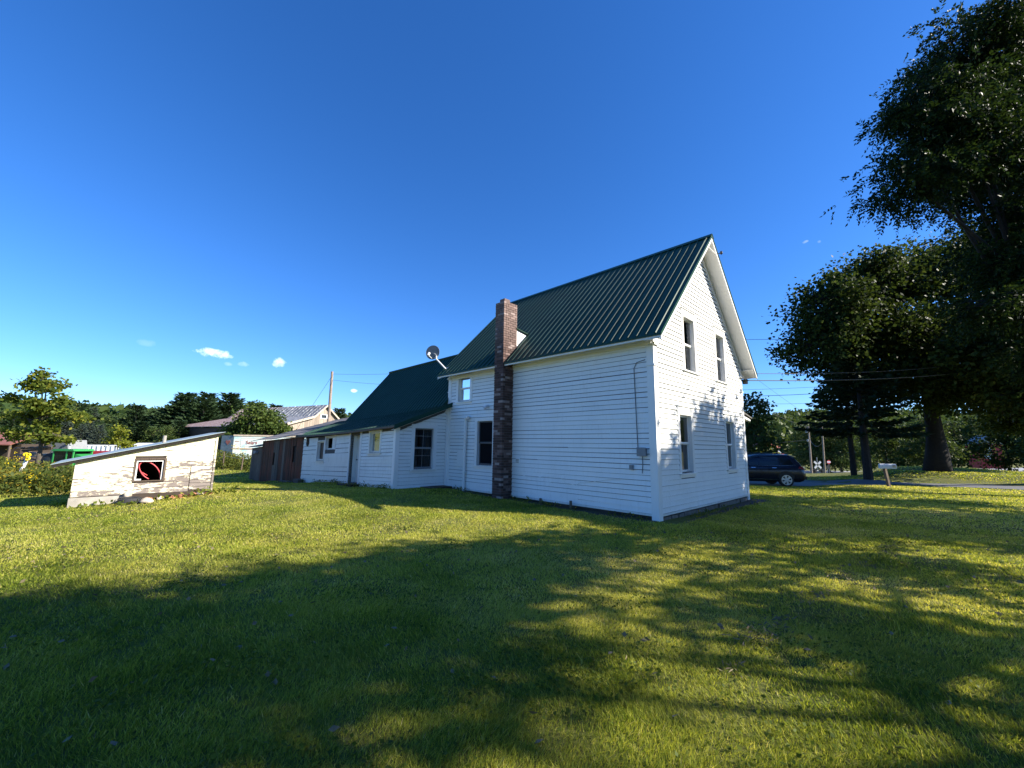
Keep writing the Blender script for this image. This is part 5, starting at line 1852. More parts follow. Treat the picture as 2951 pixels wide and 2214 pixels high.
# low building with rusty roof at the left edge
simple('rust_roof', (.24, .09, .06), .7, .25, 3)
rb_ = thing('rusty_roof_shed', (-40, 31, -.2), 'dark open shed with rust-red roof at the left edge', 'shed')
m = MB()
m.hexa([(-44, 29.2, 1.15), (-36.3, 29.9, 1.15), (-37.6, 33.5, 2.1), (-45, 33, 2.1), (-44, 29.2, 1.22), (-36.3, 29.9, 1.22), (-37.6, 33.5, 2.18), (-45, 33, 2.18)])
m.build('roof', 'rust_roof', rb_)
m = MB()
m.box((-44, 30.6, -.4), (7.0, .6, 0), (-.2, 2.4, 0), (0, 0, 1.62))
m.build('wall', 'dark_wood', rb_)
for k in range(3):
    m = MB()
    m.tube([(-43.5 + k * 3.5, 29.5 + .3 * k, -.4), (-43.5 + k * 3.5, 29.5 + .3 * k, 1.15)], .08, 6)
    m.build('post', 'grey_boards', rb_)

# storage trailer with faded lettering
simple('trailer_blue', (.50, .66, .66), .6, .2, 2)
def trailer_paint():
    t = NT('trailer_paint')
    w = t.coord('World', (1, 1, 1.5))
    n = t.noise(w, 1.6, 6, .65)
    n2 = t.noise(t.coord('World', (.6, .6, 3)), 2.2, 6)
    c = t.ramp(n, [(.3, (.30, .62, .68)), (.5, (.66, .74, .70)), (.7, (.78, .76, .68))])
    c = t.mix(t.ramp(n2, [(.62, (0, 0, 0)), (.68, (1, 1, 1))]), c, (.30, .10, .04))
    t.color(c); t.set(Roughness=.6)
    MAT['trailer_paint'] = t.m
trailer_paint()
simple('rust_letter', (.36, .13, .10), .8, .35, 9)
TR = thing('storage_trailer', (-24, 37, -.2), 'faded pale blue storage trailer with rust-red lettering', 'trailer')
TU = Vector((.96, .28, 0)).normalized()
TN = Vector((-.28, .96, 0)).normalized()
T0 = Vector((-24.25, 36.0, 0))
m = MB()
m.box(T0 + Vector((0, 0, .15)), TU * 7.5, TN * 2.4, Vector((0, 0, 2.05)))
m.build('box', 'trailer_paint', TR)
TF = Frame(T0, TU, -TN)
m = MB()
TF.box(m, -.05, 7.55, -.02, .04, 2.12, 2.26)
TF.box(m, 0, 7.5, .0, .03, 1.02, 1.12)
m.build('rail', 'rubble_pale', TR)
m = MB()
TF.box(m, .6, 3.0, 0, .02, .98, 1.03)
m.build('rust_streak', 'rust_letter', TR)
# front end (dark, in shade) with a heart-shaped mark
EDm = MB()
e0 = T0 + Vector((-1.15, .10, .15))
EDm.hexa([e0, T0 + Vector((-.03, 0, .15)), T0 + Vector((-.03, 2.3, .15)), e0 + Vector((0, 2.2, 0)), e0 + Vector((0, 0, 2.0)), T0 + Vector((-.03, 0, 2.18)), T0 + Vector((-.03, 2.3, 2.18)), e0 + Vector((0, 2.2, 2.0))])
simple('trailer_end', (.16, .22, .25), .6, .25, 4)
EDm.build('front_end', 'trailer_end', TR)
m = MB()
m.prism([e0 + Vector((.40, -.05, 1.45)), e0 + Vector((.62, -.07, 1.20)), e0 + Vector((.86, -.09, 1.45)), e0 + Vector((.78, -.08, 1.62)), e0 + Vector((.62, -.07, 1.56)), e0 + Vector((.46, -.055, 1.62))], (0, .02, 0))
m.build('emblem', 'rust_letter', TR)
cu = bpy.data.curves.new('lettering', 'FONT')
cu.body = 'Sears'
cu.size = .42
cu.extrude = .01
to = bpy.data.objects.new('lettering', cu)
COL.objects.link(to)
bpy.context.view_layer.update()
tm = bpy.data.meshes.new_from_object(to.evaluated_get(bpy.context.evaluated_depsgraph_get()))
bpy.data.objects.remove(to)
bpy.data.curves.remove(cu)
tm.name = 'lettering'
mat_t = Matrix((( TU.x, 0, -TN.x, 0), (TU.y, 0, -TN.y, 0), (0, 1, 0, 0), (0, 0, 0, 1)))
tm.transform(mat_t)
tm.materials.clear(); tm.materials.append(MAT['rust_letter'])
link('lettering', tm, TR, T0 + TU * .95 - TN * .02 + Vector((0, 0, 1.46)))
m = MB()
for (a0, a1, z0, z1) in ((.55, 2.5, 1.95, 1.97), (.55, 2.5, 1.22, 1.24), (.55, .57, 1.22, 1.97), (2.48, 2.5, 1.22, 1.97)):
    TF.box(m, a0, a1, .0, .012, z0, z1)
m.build('sign_frame', 'rubble_pale', TR)
# fence posts by the trailer
for k, (x, y, lab) in enumerate(((-20.2, 29.2, 'pale fence post in front of the blue trailer'), (-22.0, 30.6, 'leaning fence post at the left end of the weedy fence'), (-18.4, 28.4, 'short fence post nearest the woodshed'))):
    m = MB()
    b = g1(x, y)
    m.tube([(x, y, b - .2), (x + .05 * (k - 1), y, b + (1.25 if k == 0 else .9))], .045, 6)
    tag(m.build('fence_post', 'grey_boards', None), lab, 'post', 'fence posts by the trailer')
m = MB()
m.tube([(-22.0, 30.6, g1(-22, 30.6) + .75), (-20.2, 29.2, g1(-20.2, 29.2) + .95), (-18.4, 28.4, g1(-18.4, 28.4) + .75)], .008, 4)
m.tube([(-22.0, 30.6, g1(-22, 30.6) + .2), (-20.2, 29.2, g1(-20.2, 29.2) + .85)], .02, 4)
tag(m.build('fence_wire', 'box_grey', None), 'wire strung between the fence posts by the trailer', 'wire')

# ---------------------------------------------------------------- old barn
BR = Vector((-22.89, 50.0, 0))
BU, BV = Vector((-.8795, .4759, 0)), Vector((.4759, .8795, 0))
barn = thing('old_barn', BR + BU * 9 + Vector((0, 0, -.4)), 'weathered grey barn with long patched metal roof behind the trees', 'barn')
def BP(s, t, z):
    return BR + BU * s + BV * t + Vector((0, 0, z))
def barn_roof_mat():
    t = NT('barn_roof')
    w = t.coord('World', (1, 1, 1))
    st = t.noise(t.coord('World', (2.2, 2.2, .25)), 2.4, 5, .7)
    big = t.noise(w, .25, 4)
    c = t.ramp(st, [(.35, (.10, .105, .115)), (.52, (.20, .205, .215)), (.6, (.55, .54, .52))])
    sp = t.n.new('ShaderNodeSeparateXYZ'); t.l.new(t.coord('World'), sp.inputs[0])
    red = t.math('ADD', t.math('MULTIPLY', t.math('SUBTRACT', -31.0, sp.outputs[0]), .14), t.math('MULTIPLY', t.math('SUBTRACT', big, .5), 2.0), clamp=True)
    c = t.mix(red, c, t.ramp(st, [(.4, (.20, .10, .07)), (.62, (.42, .33, .28))]))
    t.color(c); t.set(Roughness=.6, Metallic=.0)
    MAT['barn_roof'] = t.m
barn_roof_mat()
RZ = 6.28
sec = [(0, RZ), (-1.6, 4.82), (-5.9, 3.50)]
m = MB()
for (t0, z0), (t1, z1) in zip(sec[:-1], sec[1:]):
    e = 18.6 if t1 > -2 else 23.5
    e0 = 18.4 if t0 == 0 else 19.2
    q = [BP(-.35, t0, z0), BP(e0, t0, z0), BP(e, t1, z1), BP(-.35, t1, z1)]
    m.hexa([p - Vector((0, 0, .08)) for p in q] + q)
rfb = m.build('roof', 'barn_roof', barn)
m = MB()
q = [BP(-.35, 0, RZ), BP(18.4, 0, RZ), BP(18.4, 1.9, 4.7), BP(-.35, 1.9, 4.7)]
m.hexa([p - Vector((0, 0, .08)) for p in q] + [p + Vector((0, 0, .002)) for p in q])
m.build('roof', 'barn_roof', barn)
for k in range(26):
    m = MB()
    s_ = .2 + k * .7
    m.tube([BP(s_, -.02, RZ + .02), BP(s_, -1.6, 4.84)], .03, 4)
    m.build('seam', 'barn_roof', rfb)
rs = random.Random(8)
t_ = -5.7
while t_ < 1.7:
    wd = rs.choice((.26, .3, .36))
    def top(tt):
        if tt < -1.6:
            return 3.5 + (tt + 5.9) / 4.3 * 1.32 - .1
        if tt < 0:
            return 4.82 + (tt + 1.6) / 1.6 * 1.46 - .1
        return RZ - tt * .83 - .1
    t1 = min(t_ + wd - .015, 1.7)
    m = MB()
    o_ = rs.uniform(0, .03)
    hole_ = (-.62 < (t_ + t1) / 2 < .30)
    segs = [(-.6, top(t_), top(t1))] if not hole_ else [(-.6, 4.55, 4.55), (5.1, top(t_), top(t1))]
    for (z0, za, zb) in segs:
        m.hexa([BP(-.0, t_, z0), BP(-.0, t1, z0), BP(-o_ - .04, t1, z0), BP(-o_ - .04, t_, z0), BP(0, t_, za), BP(0, t1, zb), BP(-o_ - .04, t1, zb), BP(-o_ - .04, t_, za)])
    m.build('board', 'barn_boards', barn)
    t_ += wd
m = MB()
m.prism([BP(.08, -5.7, -.6), BP(.08, 1.7, -.6), BP(.08, 1.7, 4.6), BP(.08, 0, 6.0), BP(.08, -1.6, 4.6), BP(.08, -5.7, 3.3)], BU * .06)
m.box(BP(.1, -5.7, -.6), BU * 19, BV * .1, Vector((0, 0, 3.9)))
m.build('wall', 'dark_wood', barn)
m = MB()
for (a, b) in (((0, RZ), (-1.6, 4.82)), ((-1.6, 4.82), (-5.9, 3.5)), ((0, RZ), (1.9, 4.7))):
    q = [BP(-.36, a[0], a[1] - .02), BP(-.36, b[0], b[1] - .02), BP(-.36, b[0], b[1] - .26), BP(-.36, a[0], a[1] - .26)]
    m.prism(q, BU * -.03)
m.build('rake_board', 'rubble_pale', barn)
m = MB()
for (t0, t1, z0, z1) in ((-.62, .3, 4.55, 4.63), (-.62, .3, 5.02, 5.1), (-.62, -.5, 4.63, 5.02), (.18, .3, 4.63, 5.02)):
    m.box(BP(-.09, t0, z0), BV * (t1 - t0), BU * .1, Vector((0, 0, z1 - z0)))
wb = m.build('window', 'trim_white', barn)
m = MB()
m.face(BP(-.02, -.5, 4.63), BP(-.02, .18, 4.63), BP(-.02, .18, 5.02), BP(-.02, -.5, 5.02))
m.build('pane', 'glass', wb)

# ---------------------------------------------------------------- poles and wires
simple('pole_wood', (.30, .24, .19), .9, .25, 5, bump=.4)
def pole(x, y, zt, r_, label, lean_=(0, 0), arm=None):
    b = g1(x, y)
    T = thing('utility_pole', (x, y, b), label, 'utility pole', 'utility poles')
    m = MB()
    m.tube([(x, y, b - .5), (x + lean_[0], y + lean_[1], zt)], [r_, r_ * .7], 10)
    m.build('shaft', 'pole_wood', T)
    if arm:
        m = MB()
        m.lathe((x + lean_[0] * .8 - .35, y, zt - 1.3), (0, 0, 1), [(0, .2), (.05, .24), (.7, .24), (.75, .2)], 12)
        m.build('transformer', 'grey_metal', T)
        m = MB()
        m.tube([(x + lean_[0] - .6, y, zt - .4), (x + lean_[0] + .6, y, zt - .4)], .05, 5)
        m.build('crossarm', 'pole_wood', T)
        m = MB()
        m.lathe((x + lean_[0] * .7 - .3, y, zt - 3.0), (0, 0, 1), [(0, .12), (.05, .16), (.4, .16), (.45, .1)], 10)
        m.build('junction', 'grey_metal', T)
    return T
pole(-13.40, 30.0, 6.93, .13, 'bare wooden pole rising behind the kitchen wing', (-.05, 0))
pole(56.8, 78.4, 6.2, .18, 'grey utility pole with transformer beyond the crossing road', (.2, 0), arm=True)
pole(47.0, 62.2, 5.9, .14, 'slim grey utility pole right of the transformer pole', (.3, 0))
def wire(name, a, b, sag, r_, label, mat='cable_grey'):
    a, b = Vector(a), Vector(b)
    pts = [a.lerp(b, k / 14) - Vector((0, 0, sag * 4 * (k / 14) * (1 - k / 14))) for k in range(15)]
    m = MB()
    m.tube(pts, r_, 4)
    tag(m.build(name, mat, None), label, 'wire', 'overhead wires')
SVC = P3(-.12, GW + .18, 4.0)
wire('overhead_wire', SVC, (44, 34, 9.5), .5, .016, 'service wire running right from the farmhouse eave')
wire('overhead_wire', P3(0, GW + .5, 4.3), (44, 35, 10.3), .5, .010, 'thin wire just above the service wire at the eave')
wire('overhead_wire', (13, 27, 9.0), (48, 33, 13.2), .6, .014, 'topmost wire crossing in front of the maple')
wire('overhead_wire', (14, 30, 5.4), (50, 36, 9.4), .6, .018, 'thick wire below the service wire')
wire('overhead_wire', (14, 30, 5.9), (50, 36, 10.0), .6, .010, 'thin wire paired above the thick wire')
wire('overhead_wire', (14, 30, 4.9), (50, 36, 8.0), .6, .010, 'lowest thin wire in front of the hill')
wire('overhead_wire', (14, 28, 9.0), (47.2, 62.2, 5.7), .3, .014, 'faint wire slanting down to the slim pole')
wire('overhead_wire', (12.5, 29, 7.4), (56.9, 78.4, 6.0), .5, .018, 'faint wire slanting down to the transformer pole')
wire('overhead_wire', (56.9, 78.4, 4.0), (47.2, 62.2, 3.0), 1.2, .03, 'slack cable looping between the two utility poles')
wire('overhead_wire', (30, 92, 3.0), (56.9, 78.4, 3.6), 1.0, .03, 'cable reaching left from the transformer pole')
wire('overhead_wire', (-13.44, 30, 6.75), (-3.5, 26, 6.5), .15, .009, 'upper thin wire between bare pole and wing roof')
wire('overhead_wire', (-13.44, 30, 6.3), (-3.5, 26, 5.4), .15, .009, 'lower thin wire between bare pole and wing roof')
wire('guy_wire', (-13.44, 30, 6.6), (-18.2, 34, 2.0), .0, .010, 'guy wire slanting left from the bare pole')
# ---------------------------------------------------------------- railway crossing signal, stop sign, road sign
def on_ray(x, y, z, k):
    return (x * k, y * k, CAM_H + (z - CAM_H) * k)
K = 2.1
bx_, by_ = 25.16 * K, 34.0 * K
bz_ = CAM_H - 2.07 * K
zb_ = g1(bx_, by_)
sg = thing('crossing_signal', (bx_, by_, zb_), 'railway crossing signal with crossbuck and twin round lamps', 'signal')
m = MB()
m.tube([(bx_, by_, zb_ - .3), (bx_, by_, bz_ + 3.1)], .07, 8)
m.build('mast', 'grey_metal', sg)
for k in (-1, 1):
    m = MB()
    c = Vector((bx_, by_ - .1, CAM_H + (.45 - CAM_H) * K))
    d = Vector((.78 * k, 0, .78)) * .72
    w = Vector((-.13 * k, 0, .13)) * .9
    m.prism([c - d - w, c + d - w, c + d + w, c - d + w], (0, .03 * (1 + .6 * k), 0))
    m.build('crossbuck', 'white_plastic', sg)
    m = MB()
    lc = Vector((bx_ + .62 * k, by_ - .12, CAM_H + (-.02 - CAM_H) * K))
    m.lathe(lc, (0, -1, 0), [(0, .36), (.03, .36), (.04, .16), (.10, .15), (.16, .14)], 20)
    m.build('lamp', 'black_plastic', sg)
m = MB()
m.tube([(bx_ - .62, by_ - .05, CAM_H + (-.02 - CAM_H) * K), (bx_ + .62, by_ - .05, CAM_H + (-.02 - CAM_H) * K)], .05, 6)
m.build('lamp_arm', 'grey_metal', sg)
simple('sign_red', (.55, .05, .05), .5)
def disc_sign(name, x, y, zc, r_, mat, n, label, lean_=0.0):
    b = g1(x, y)
    T = thing(name, (x, y, b), label, 'sign')
    m = MB()
    m.tube([(x - lean_, y, b - .2), (x, y, zc)], .045, 6)
    m.build('post', 'grey_metal', T)
    m = MB()
    m.prism([(x + r_ * math.cos(PI / n + 2 * PI * k / n), y - .06, zc + r_ * math.sin(PI / n + 2 * PI * k / n)) for k in range(n)], (0, .03, 0))
    m.build('plate', mat, T)
    return T
st_ = disc_sign('stop_sign', 30.72 * 2.2, 40 * 2.2, CAM_H + (.52 - CAM_H) * 2.2, .42, 'sign_red', 8, 'red and white road sign right of the slim utility pole')
m = MB()
sx, sy, sz = 30.72 * 2.2, 40 * 2.2, CAM_H + (.52 - CAM_H) * 2.2
m.prism([(sx - .38, sy - .068, sz - .12), (sx + .38, sy - .068, sz - .12), (sx + .38, sy - .068, sz + .14), (sx - .38, sy - .068, sz + .14)], (0, .006, 0))
m.build('white_band', 'white_plastic', st_)
disc_sign('round_sign', 26.0 * 2.4, 34 * 2.4, CAM_H + (.27 - CAM_H) * 2.4, .38, 'tractor_dark', 16, 'back of a round road sign on a leaning post', .3)
# far house with red roof
fx, fy = 53.5 * 1.9, 85 * 1.9
def FZ(z):
    return CAM_H + (z - CAM_H) * 1.9
fh = thing('red_roof_house', (fx, fy, g1(fx, fy)), 'distant white house with red hip roof behind the car', 'house')
m = MB()
m.box((fx - 4.0, fy, min(g1(fx, fy), FZ(-1))), (8.4, 0, 0), (0, 7, 0), (0, 0, FZ(2.05) - min(g1(fx, fy), FZ(-1))))
m.build('wall', 'trim_white', fh)
m = MB()
a, b, z0, z1 = fx - 4.5, fx + 4.9, FZ(2.0), FZ(3.35)
m.v = [(a, fy - .5, z0), (b, fy - .5, z0), (b, fy + 7.5, z0), (a, fy + 7.5, z0), (fx - 1.2, fy + 3, z1), (fx - .4, fy + 3, z1)]
m.f = [(0, 1, 5, 4), (1, 2, 5), (2, 3, 4, 5), (3, 0, 4), (0, 3, 2, 1)]
simple('red_shingle', (.36, .10, .08), .8, .2, 2)
m.build('roof', 'red_shingle', fh)
m = MB()
m.hexa([(fx - 1.0, fy - 2.2, FZ(.40)), (fx + 4.9, fy - 2.2, FZ(.40)), (fx + 4.9, fy, FZ(.75)), (fx - 1.0, fy, FZ(.75)), (fx - 1.0, fy - 2.2, FZ(.46)), (fx + 4.9, fy - 2.2, FZ(.46)), (fx + 4.9, fy, FZ(.82)), (fx - 1.0, fy, FZ(.82))])
m.build('porch_roof', 'red_shingle', fh)
m = MB()
m.box((fx + 1.9, fy - .05, FZ(1.2)), (1.0, 0, 0), (0, .04, 0), (0, 0, 1.4))
m.build('window', 'black_plastic', fh)
# red barn glimpsed through the trees
rbn = thing('red_barn', (80, 69, 0), 'red and white barn glimpsed through the trees at the right', 'barn')
m = MB()
m.box((79.4, 69.8, -1.0), (2.6, -1.13, 0), (1.5, 3.4, 0), (0, 0, 4.0))
m.build('wall', 'machine_red', rbn)
m = MB()
m.box((79.8, 69.5, .6), (.8, -.35, 0), (0, -.1, 0), (0, 0, 2.0))
m.build('door', 'trim_white', rbn)
m = MB()
m.prism([(79.1, 70.0, 3.0), (82.3, 68.6, 3.0), (80.7, 69.3, 4.6)], (1.5, 3.4, 0))
m.build('roof', 'box_grey', rbn)
# mailbox
mx, my = 18.95, 20.8
mz = g1(mx, my)
mbx = thing('mailbox', (mx, my, mz), 'white mailbox on a leaning weathered post by the road', 'mailbox')
m = MB()
m.box((mx - .03, my, mz - .3), (.11, .02, 0), (-.02, .11, 0), (-.17, 0, 1.32))
m.build('post', 'grey_boards', mbx)
Md = Vector((.92, -.38, 0)).normalized(); Ms = Vector((.38, .92, 0)).normalized()
c0 = Vector((mx - .42, my + .0, mz + .90))
sec_ = [(-.11, 0), (.11, 0), (.11, .13), (.085, .20), (.04, .235), (-.04, .235), (-.085, .20), (-.11, .13)]
m = MB()
m.prism([c0 + Ms * a + Vector((0, 0, b)) for a, b in sec_], Md * .62)
m.build('box', 'white_plastic', mbx)
m = MB()
m.prism([c0 + Ms * a * 1.06 + Vector((0, 0, b * 1.04 - .005)) - Md * .02 for a, b in sec_], Md * .035)
m.build('door', 'white_plastic', mbx)
m = MB()
m.box(c0 + Md * .46 - Ms * .125 + Vector((0, 0, .06)), Md * .12, Ms * .01, Vector((0, 0, .12)))
m.build('flag', 'rubble_pale', mbx)

# ---------------------------------------------------------------- parked car
simple('car_paint', (.004, .006, .020), .25, .05)
MAT['car_paint'].node_tree.nodes['Principled BSDF'].inputs['Coat Weight'].default_value = .25
simple('car_glass', (.012, .016, .018), .06, .05)
simple('chrome', (.55, .56, .58), .18, .05, metal=.9)
simple('tail_red', (.25, .02, .02), .25)
simple('alloy', (.62, .63, .65), .3, .05, metal=.6)
CO = Vector((16.02, 23.15, g1(15.5, 23.3) + .015))
CF = Vector((-.985, .17, 0)).normalized()     # forward
CL = Vector((CF.y, -CF.x, 0))                 # towards the camera side
if CL.y > 0:
    CL = -CL
car = thing('parked_suv', CO + CF * 2.5, 'dark navy family car parked in the shade beside the porch', 'car')
def cp(x, y, z):
    return CO + CF * x + CL * y + Vector((0, 0, z))
#   z, rear x, front x, half width, corner radius
LV = [(.26, .30, 4.85, .88, .12), (.34, .12, 5.02, .95, .18), (.50, .03, 5.14, .985, .22), (.68, .00, 5.18, .995, .25), (.84, .04, 5.16, 1.0, .25), (.98, .10, 5.05, .985, .25),
      (1.06, .14, 4.75, .955, .22), (1.12, .17, 3.95, .915, .20), (1.25, .24, 3.66, .875, .20), (1.40, .34, 3.34, .825, .20), (1.54, .44, 2.98, .775, .22), (1.64, .52, 2.66, .725, .25), (1.70, .66, 2.40, .64, .28), (1.725, .95, 2.1, .45, .3)]
def rrect(x0, x1, hw, r_, n=6):
    pts = []
    for (cx, cy, a0) in ((x1 - r_, hw - r_, 0), (x0 + r_, hw - r_, 90), (x0 + r_, -hw + r_, 180), (x1 - r_, -hw + r_, 270)):
        for k in range(n + 1):
            w = math.radians(a0 + 90 * k / n)
            pts.append((cx + r_ * math.cos(w), cy + r_ * math.sin(w)))
    return pts
m = MB()
NP = 28
for (z, x0, x1, hw, r_) in LV:
    for (x, y) in rrect(x0, x1, hw, r_):
        m.v.append(tuple(cp(x, y, z)))
for i in range(len(LV) - 1):
    for k in range(NP):
        k2 = (k + 1) % NP
        m.f.append((i * NP + k, i * NP + k2, (i + 1) * NP + k2, (i + 1) * NP + k))
m.f.append(tuple(range(NP))[::-1])
m.f.append(tuple((len(LV) - 1) * NP + k for k in range(NP)))
m.build('body', 'car_paint', car, smooth=True)
def hw_at(z):
    for (a, b) in zip(LV[:-1], LV[1:]):
        if a[0] <= z <= b[0]:
            q = (z - a[0]) / (b[0] - a[0])
            return a[3] + (b[3] - a[3]) * q
    return LV[-1][3]
def side_panel(name, pts, mat, off=.006, parent=None, both=True):
    for sgn in ((1, -1) if both else (1,)):
        mm = MB()
        f_ = [cp(x, sgn * (hw_at(z) + off), z) for x, z in pts]
        b_ = [cp(x, sgn * (hw_at(z) - .02), z) for x, z in pts]
        n = len(pts)
        mm.v = [tuple(q) for q in f_ + b_]
        mm.f = [tuple(range(n)) if sgn > 0 else tuple(reversed(range(n)))]
        for k in range(n):
            mm.f.append((k, (k + 1) % n, n + (k + 1) % n, n + k))
        o = mm.build(name, mat, parent or car)
    return o
side_panel('side_window', [(.62, 1.17), (1.28, 1.14), (1.28, 1.54), (.98, 1.54), (.74, 1.42)], 'car_glass')
side_panel('side_window', [(1.36, 1.14), (2.28, 1.13), (2.24, 1.58), (1.36, 1.57)], 'car_glass')
side_panel('side_window', [(2.38, 1.13), (3.42, 1.14), (3.10, 1.38), (2.76, 1.56), (2.34, 1.59)], 'car_glass')
side_panel('chrome_strip', [(.50, 1.155), (1.3, 1.105), (3.5, 1.10), (3.5, 1.118), (1.3, 1.123), (.50, 1.175)], 'chrome', .008)
for x in (1.50, 2.55):
    side_panel('door_handle', [(x, .985), (x + .22, .985), (x + .22, 1.02), (x, 1.02)], 'chrome', .03)
for x in (1.32, 2.33, 3.42):
    side_panel('door_seam', [(x, .42), (x + .012, .42), (x + .012, 1.09), (x, 1.09)], 'black_plastic', .002)
side_panel('sill_trim', [(.95, .30), (4.1, .30), (4.1, .38), (.95, .38)], 'black_plastic', .008)
side_panel('sill_chrome', [(1.2, .385), (3.9, .385), (3.9, .40), (1.2, .40)], 'chrome', .01)
side_panel('tail_lamp', [(.13, .93), (.42, .99), (.36, 1.10), (.20, 1.09)], 'tail_red', .008)
for sgn in (1, -1):
    m = MB()
    m.box(cp(.04, sgn * .62, .93), CF * .16, CL * (sgn * .28), Vector((0, 0, .13)))
    m.build('lamp_lens', 'chrome', car)
    m = MB()
    m.tube([cp(.75, sgn * .60, 1.725), cp(.80, sgn * .60, 1.765), cp(2.3, sgn * .60, 1.755), cp(2.4, sgn * .6, 1.70)], .018, 6)
    m.build('roof_rail', 'black_plastic', car)
m = MB()
m.hexa([cp(.33, -.62, 1.57), cp(.33, .62, 1.57), cp(.75, .60, 1.70), cp(.75, -.60, 1.70), cp(.36, -.62, 1.62), cp(.36, .62, 1.62), cp(.75, .60, 1.725), cp(.75, -.60, 1.725)])
m.build('rear_spoiler', 'chrome', car)
m = MB()
m.hexa([cp(.16, -.7, 1.14), cp(.16, .7, 1.14), cp(.22, .7, 1.14), cp(.22, -.7, 1.14), cp(.43, -.6, 1.55), cp(.43, .6, 1.55), cp(.49, .6, 1.55), cp(.49, -.6, 1.55)])
m.build('rear_window', 'car_glass', car)
m = MB()
m.box(cp(-.04, -.80, .40), CF * .3, CL * 1.6, Vector((0, 0, .16)))
m.build('bumper', 'black_plastic', car)
for x in (1.05, 4.05):
    for sgn in (1, -1):
        m = MB()
        pr_ = [(x + .44 * math.cos(q * PI / 14), .40 + .44 * math.sin(q * PI / 14)) for q in range(15)] + [(x - .44, .28), (x + .44, .28)]
        n = len(pr_)
        f_ = [cp(a, sgn * (hw_at(max(.3, b)) + .005), b) for a, b in pr_]
        b_ = [cp(a, sgn * .7, b) for a, b in pr_]
        m.v = [tuple(q) for q in f_ + b_]
        m.f = [tuple(range(n)), tuple(reversed(range(n, 2 * n)))] + [(k, (k + 1) % n, n + (k + 1) % n, n + k) for k in range(n)]
        m.build('wheel_arch', 'black_plastic', car)
        wc = cp(x, sgn * .78, .37)
        m = ring_mesh(wc, CL * sgn, [(0, .25), (0, .34), (.04, .37), (.19, .37), (.235, .345), (.235, .25)], 30)
        w_ = m.build('wheel', 'rubber', car, smooth=False)
        m = MB()
        m.lathe(wc, CL * sgn, [(.10, .25), (.14, .255)], 28)
        m.build('rim_back', 'black_plastic', w_)
        m = ring_mesh(wc, CL * sgn, [(.20, .225), (.20, .262), (.24, .262), (.24, .225)], 30)
        m.build('rim', 'alloy', w_)
        for k in range(6):
            a = k * PI / 3 + .3
            e1, e2 = CF, Vector((0, 0, 1))
            d = e1 * math.cos(a) + e2 * math.sin(a)
            t_ = e2 * math.cos(a) - e1 * math.sin(a)
            m = MB()
            o0 = wc + CL * sgn * .215
            m.hexa([o0 + d * .03 - t_ * .03, o0 + d * .03 + t_ * .03, o0 + d * .24 + t_ * .065, o0 + d * .24 - t_ * .065] + [q + CL * sgn * .03 for q in (o0 + d * .03 - t_ * .03, o0 + d * .03 + t_ * .03, o0 + d * .24 + t_ * .065, o0 + d * .24 - t_ * .065)])
            m.build('spoke', 'alloy', w_)
        m = MB()
        m.lathe(wc, CL * sgn, [(.21, .06), (.25, .06), (.26, .03)], 14)
        m.build('hub_cap', 'alloy', w_)

# ---------------------------------------------------------------- grass blades
def inside_rect(X, Y, o, e, n, a0, a1, b0, b1):
    dx, dy = X - o.x, Y - o.y
    a = dx * e.x + dy * e.y
    b = dx * n.x + dy * n.y
    return (a > a0) & (a < a1) & (b > b0) & (b < b1)
def vnoise(X, Y, sc, seed):
    r = np.random.default_rng(seed)
    G = r.uniform(0, 1, (64, 64))
    x, y = X * sc, Y * sc
    xi, yi = np.floor(x).astype(int), np.floor(y).astype(int)
    fx_, fy_ = x - xi, y - yi
    fx_, fy_ = fx_ * fx_ * (3 - 2 * fx_), fy_ * fy_ * (3 - 2 * fy_)
    g = lambda i, j: G[i % 64, j % 64]
    return (g(xi, yi) * (1 - fx_) + g(xi + 1, yi) * fx_) * (1 - fy_) + (g(xi, yi + 1) * (1 - fx_) + g(xi + 1, yi + 1) * fx_) * fy_
